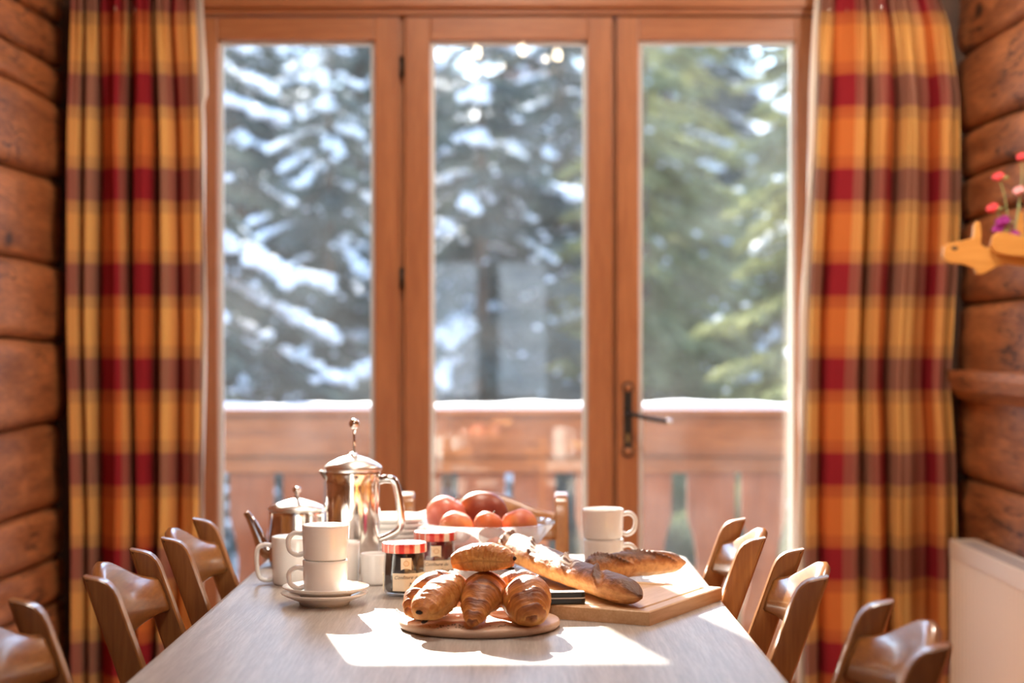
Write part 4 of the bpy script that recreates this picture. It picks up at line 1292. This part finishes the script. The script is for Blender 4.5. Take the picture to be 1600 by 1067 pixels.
def baguette(name, label, pts, rad, cuts, seed, group='baguettes on the cutting board', flour=1.0):
    r = np.random.default_rng(seed)
    nt_, na = 220, 48
    path = smooth_path(pts, nt_); tt = np.linspace(0, 1, nt_)
    R = np.interp(tt, np.linspace(0, 1, len(rad)), rad); ker = np.ones(13) / 13; R = np.convolve(np.pad(R, 6, 'reflect', reflect_type='odd'), ker, 'valid')
    T = np.gradient(path, axis=0); T /= np.linalg.norm(T, axis=1)[:, None]
    L = np.sum(np.linalg.norm(np.diff(path, axis=0), axis=1))
    verts, rid, flo, flow = [], [], [], []
    for i in range(nt_):
        n = np.cross(T[i], (0, 0, 1.0)); n /= np.linalg.norm(n); b = np.cross(n, T[i])
        for k in range(na):
            a = 2 * PI * k / na
            ang = math.atan2(math.cos(a), math.sin(a))     # 0 at the top
            g = 0.0; ear = 0.0; inside = 0.0
            for (tc_, span) in cuts:
                s = (tt[i] - tc_) * L
                # slash runs obliquely: position across the loaf depends on s
                off = ang - (s / span) * 1.1
                wgt = max(0, 1 - (s / span) ** 4) if abs(s) < span else 0
                g += wgt * math.exp(-(off / .24) ** 2)
                ear += wgt * math.exp(-((off - .38) / .15) ** 2)
                inside += wgt * math.exp(-((off + .10) / .22) ** 2)
            top = max(0, math.cos(ang))
            nse = 0.012 * math.sin(tt[i] * 63 + 3 * ang) + 0.014 * math.sin(tt[i] * 27 - 2 * ang + 1)
            rough_top = (0.045 * math.sin(tt[i] * 170 + 5 * ang) + .03 * math.sin(tt[i] * 263 - 7 * ang)) * min(1, g + ear)
            rr = R[i] * (1 - 0.24 * g + 0.23 * ear + nse + rough_top)
            low = 0.82 if math.cos(ang) < -.6 else 1.0
            verts.append(path[i] + n * math.cos(a) * rr * 1.05 + b * math.sin(a) * rr * .92 * low)
            side = 1 - abs(math.cos(ang))
            v = 0.05 + 0.95 * top - 0.45 * min(1, inside) + 0.40 * ear
            if math.cos(ang) < 0: v = 0.10 + .12 * -math.cos(ang)
            v += 0.25 * max(0, (abs(tt[i] - .5) - .42) / .08)
            rid.append(min(1, max(0, v)))
            flow.append((tt[i] * 30, ang * 3, seed))
            flo.append(flour * min(1, max(0, top * 1.15)) * (1 if tt[i] < .62 else max(0, 1 - (tt[i] - .62) / .15)))
    faces = []
    for i in range(nt_ - 1):
        for k in range(na):
            k2 = (k + 1) % na
            faces.append((i * na + k, i * na + k2, (i + 1) * na + k2, (i + 1) * na + k))
    for e, base in ((0, 0), (1, (nt_ - 1) * na)):
        verts.append(path[0] if e == 0 else path[-1]); rid.append(.7); flo.append(0); flow.append((0, 0, 0)); ci = len(verts) - 1
        for k in range(na):
            k2 = (k + 1) % na
            faces.append((base + k2, base + k, ci) if e == 0 else (base + k, base + k2, ci))
    me = new_mesh(name, verts, faces, M['baguette']); add_attr(me, 'ridge', rid); add_attr(me, 'flour', flo); add_vec(me, 'flow', flow)
    o = obj_from(name, me)
    return tag(o, label, 'bread', group)
baguette('baguette', 'long floury baguette lying diagonally across the cutting board',
         [(-.012, 3.42, BZ + .041), (.015, 3.33, BZ + .036), (.085, 3.13, BZ + .027), (.145, 2.97, BZ + .0235), (.203, 2.835, BZ + .0195)],
         [.004, .0215, .0275, .0300, .0305, .0305, .0305, .0300, .0295, .0290, .0285, .0280, .0275, .0275, .0275, .0275, .0265, .0225, .004], [(.16, .055), (.36, .055), (.56, .055), (.76, .055)], 4)
baguette('baguette', 'short dark baguette end behind the long one on the cutting board',
         [(.120, 3.175, BZ + .022), (.17, 3.19, BZ + .0225), (.24, 3.235, BZ + .0225), (.318, 3.30, BZ + .018)],
         [.004, .021, .026, .027, .027, .0265, .0265, .026, .0225, .004], [(.30, .05), (.66, .05)], 9, flour=0.0)

# ------------------------------------------------------------------ knife, lying flat on the board
kn = empty('bread_knife', (0.118, 2.905, BZ), PI + 0.10, 'knife with black riveted handle lying on the cutting board', 'knife')
def slab(nm, z0, z1, mat, x0=0.0, x1=.115, hw_=.0125):
    poly = [(x0, -hw_ * .45), (x0 + .0025, -hw_ * .8), (x0 + .007, -hw_), (x1 - .02, -hw_ * .85), (x1, -hw_), (x1, hw_), (x0 + .007, hw_), (x0 + .0025, hw_ * .8), (x0, hw_ * .45)]
    return obj_from(nm, prism_mesh(nm, poly, z1 - z0, mat, 0.0012, 'z'), kn, (0, 0, (z0 + z1) / 2))
slab('handle_scale', .001, .0088, M['black'])
slab('tang', .0088, .0112, M['spacer'])
slab('handle_scale', .0112, .0185, M['black'])
slab('tang_edge', .0185, .0200, M['spacer'], 0.001, .112, .0105)
obj_from('blade', prism_mesh('blade', [(.115, -.012), (.118, -.016), (.235, -.014), (.262, .0), (.255, .012), (.115, .012)], .0018, M['steel'], 0.0004, 'z'), kn, (0, 0, .010))

# ------------------------------------------------------------------ radiator
rad = empty('radiator', (1.218, 0, 0), 0, 'cream ribbed panel radiator on the right wall', 'radiator')
ry0, ry1, rzb, rzt = 3.75, 4.985, 0.10, 0.652
vs, fs = [], []
nr = 320
for i in range(nr + 1):
    y = ry0 + (ry1 - ry0) * i / nr
    d = 0.0045 * (1 if (i % 10) in (4, 5) else (.5 if (i % 10) in (3, 6) else 0))
    if i in (0, nr): d = 0
    for z in (rzb, rzt - .045):
        vs.append((d, y, z))
for i in range(nr):
    fs.append((2 * i, 2 * i + 1, 2 * i + 3, 2 * i + 2))
obj('ribbed_panel', vs, fs, M['radiator'], rad, False)
box('top_band', (-.002, ry0, rzt - .046), (.004, ry1, rzt), M['radiator'], rad, 0.0015)
box('side_cover', (0, ry1 - .003, rzb), (.075, ry1, rzt), M['radiator'], rad, 0.001)
box('side_cover', (0, ry0, rzb), (.075, ry0 + .003, rzt), M['radiator'], rad, 0.001)
box('back_panel', (.070, ry0, rzb), (.075, ry1, rzt), M['radiator'], rad, 0.001)
box('top_grille', (.004, ry0 + .003, rzt - .012), (.070, ry1 - .003, rzt - .006), M['grille'], rad, 0.001)
box('wall_bracket', (.075, 4.2, .2), (.085, 4.24, .6), M['grille'], rad, 0.001)
box('foot', (.02, 4.8, 0), (.05, 4.83, .11), M['grille'], rad, 0.001)

# ------------------------------------------------------------------ wooden animal holder with flowers on the right wall
AD = 4.50
def ap(x, y): 
    p = px(x, y, AD); return (p.x, p.z)
body = [(1472, 397), (1474, 386), (1482, 380), (1500, 377), (1519, 372), (1521, 352), (1525, 346), (1530, 348), (1532, 366), (1531, 382), (1540, 388), (1548, 384), (1600, 378), (1640, 378), (1640, 418), (1600, 416), (1570, 413), (1556, 416), (1545, 423), (1532, 429), (1525, 428), (1521, 419), (1505, 413), (1484, 411), (1475, 406)]
an = empty('wooden_animal_holder', (0, AD, 0), 0, 'honey coloured wooden animal shaped flower holder on the right wall', 'wall ornament')
obj_from('body', prism_mesh('body', [ap(*q) for q in body], 0.022, M['toy'], 0.003, 'y'), an)
hump = [(1544, 385), (1546, 372), (1554, 364), (1568, 364), (1600, 372), (1640, 372), (1640, 404), (1600, 402), (1572, 400), (1552, 396)]
obj_from('side_layer', prism_mesh('side_layer', [ap(*q) for q in hump], 0.022, M['toy'], 0.003, 'y'), an, (0, -.021, 0))
tail = [(1588, 372), (1590, 336), (1594, 330), (1600, 332), (1602, 372)]
obj_from('rear_ear', prism_mesh('rear_ear', [ap(*q) for q in tail], 0.018, M['toy'], 0.003, 'y'), an, (0, .012, 0))
e1 = px(1490, 388, AD)
sphere('eye', (e1.x, -.0105, e1.z), 0.008, M['stem'], an, 12, 8, (1.2, .3, .7))
M['petal_red'] = plain('red_petal', (0.75, 0.06, 0.07), 0.6); M['petal_pink'] = plain('pink_petal', (0.85, 0.38, 0.38), 0.6)
M['petal_violet'] = plain('violet_petal', (0.30, 0.012, 0.20), 0.6); M['leaf'] = plain('flower_green', (0.35, 0.38, 0.14), 0.6)
def flower(label, x, y, mat, r, az):
    c = px(x, y, AD - .01)
    e = empty('cut_flower', c, 0, label, 'flower', 'small flowers in the wooden holder')
    for k in range(6):
        a = 2 * PI * k / 6 + az
        v, f = sphere_data((0, 0, 0), r, 10, 6, (.75, .35, .6))
        o = obj('petal', v, f, mat, e)
        o.location = (r * .55 * math.cos(a), r * .5 * math.sin(a), r * .5 * math.sin(a * 1.0 + .5)); o.rotation_euler = (a, .5 * math.sin(a), a)
    end = px(1578 + (x - 1560) * .2, 366, AD + .005)
    d = end - c
    pts = [(0, 0, 0), (d.x * .35 + .006, d.y * .4, d.z * .35), (d.x, d.y, d.z)]
    tube('stem', smooth_path(pts, 14), 0.0018, M['leaf'], e, 6)
    v, f = sphere_data((.014, .0, -.002), .010, 10, 6, (1.3, .5, .5))
    obj('calyx', v, f, M['leaf'], e)
flower('red flower highest in the wooden holder, at the photo edge', 1596, 245, M['petal_red'], .011, .2)
flower('red flower with green calyx, left of the pale pink one', 1560, 276, M['petal_red'], .0125, .9)
flower('pale pink flower in the wooden holder', 1592, 298, M['petal_pink'], .0125, 1.6)
flower('red flower just above the violet ones', 1551, 325, M['petal_red'], .0135, 2.2)
flower('violet flower upper of three by the wooden holder', 1567, 346, M['petal_violet'], .0155, .5)
flower('violet flower lower left of three by the wooden holder', 1560, 358, M['petal_violet'], .0135, 1.1)
flower('violet flower lower right of three by the wooden holder', 1583, 368, M['petal_violet'], .0145, 1.9)

# ------------------------------------------------------------------ chandelier and added fill lights
def emit(name, col, strength):
    m, nt, b, o = mat_base(name)
    b.inputs['Base Color'].default_value = (0.9, 0.9, 0.9, 1)
    b.inputs['Emission Color'].default_value = (*col, 1); b.inputs['Emission Strength'].default_value = strength
    return m
M['bulb'] = emit('glowing_bulb', (1.0, 0.80, 0.52), 40.0)
M['diffuser'] = emit('fill_diffuser_glow', (1.0, 0.90, 0.78), 26.0)
M['diffuser_dim'] = emit('fill_diffuser_glow_low', (1.0, 0.90, 0.78), 17.0)
M['globe'] = emit('fill_globe_glow', (1.0, 0.90, 0.78), 60.0)
ch = empty('chandelier', (0.0, 2.2, 2.48), 0, 'wooden chandelier with candle bulbs over the table', 'chandelier')
tube('hoop', [(.22 * math.cos(a), .22 * math.sin(a), 0) for a in np.linspace(0, 2 * PI, 40)], 0.014, M['frame_h'], ch, 10)
tube('chain', [(0, 0, 0), (0, 0, ZC - 2.48)], 0.006, M['steel_dark'], ch, 8)
for k in range(6):
    a = 2 * PI * k / 6 + .3
    tube('spoke', [(0, 0, 0), (.22 * math.cos(a), .22 * math.sin(a), 0)], 0.008, M['frame_h'], ch, 8)
    lathe('candle_cup', [(0, .012), (.012, .012), (.013, .03), (0, .03)], M['steel_dark'], ch, 14, (.22 * math.cos(a), .22 * math.sin(a), 0))
    lathe('bulb', [(0, .03), (.009, .032), (.016, .045), (.017, .055), (.011, .072), (.003, .084), (0, .085)], M['bulb'], ch, 14, (.22 * math.cos(a), .22 * math.sin(a), 0))
# unseen glowing discs on the ceiling, added as fill
for i, (x, y) in enumerate(((0.0, 3.75), (0.0, 1.95))):
    cl = empty('added_fill_disc', (x, y, ZC), 0, ('added fill disc on the ceiling nearer the window', 'added fill disc on the ceiling nearer the viewer')[i], 'added fill light', 'added ceiling fill discs')
    lathe('base', [(0, -.02), (.27, -.02), (.28, -.012), (.28, 0), (0, 0)], M['frame_h'], cl, 48)
    lathe('diffuser', [(0, -.055), (.15, -.05), (.235, -.036), (.255, -.02), (0, -.02)], M['diffuser' if i == 0 else 'diffuser_dim'], cl, 48)
# unseen globe on the right wall, added to brighten the room
for i, (sd, y, z) in enumerate(((1, 3.95, 2.17),)):
    wl = empty('added_fill_globe', (sd * (XW - .01), y, z), 0, 'added fill globe on the right log wall near the window', 'wall light')
    box('wall_plate', (-.012, -.05, -.05), (.012, .05, .05), M['steel_dark'], wl, 0.003)
    tube('arm', [(0, 0, 0), (-sd * .07, 0, .0)], 0.008, M['steel_dark'], wl, 10)
    sphere('globe', (-sd * .15, 0, 0), 0.085, M['globe'], wl, 28, 16)
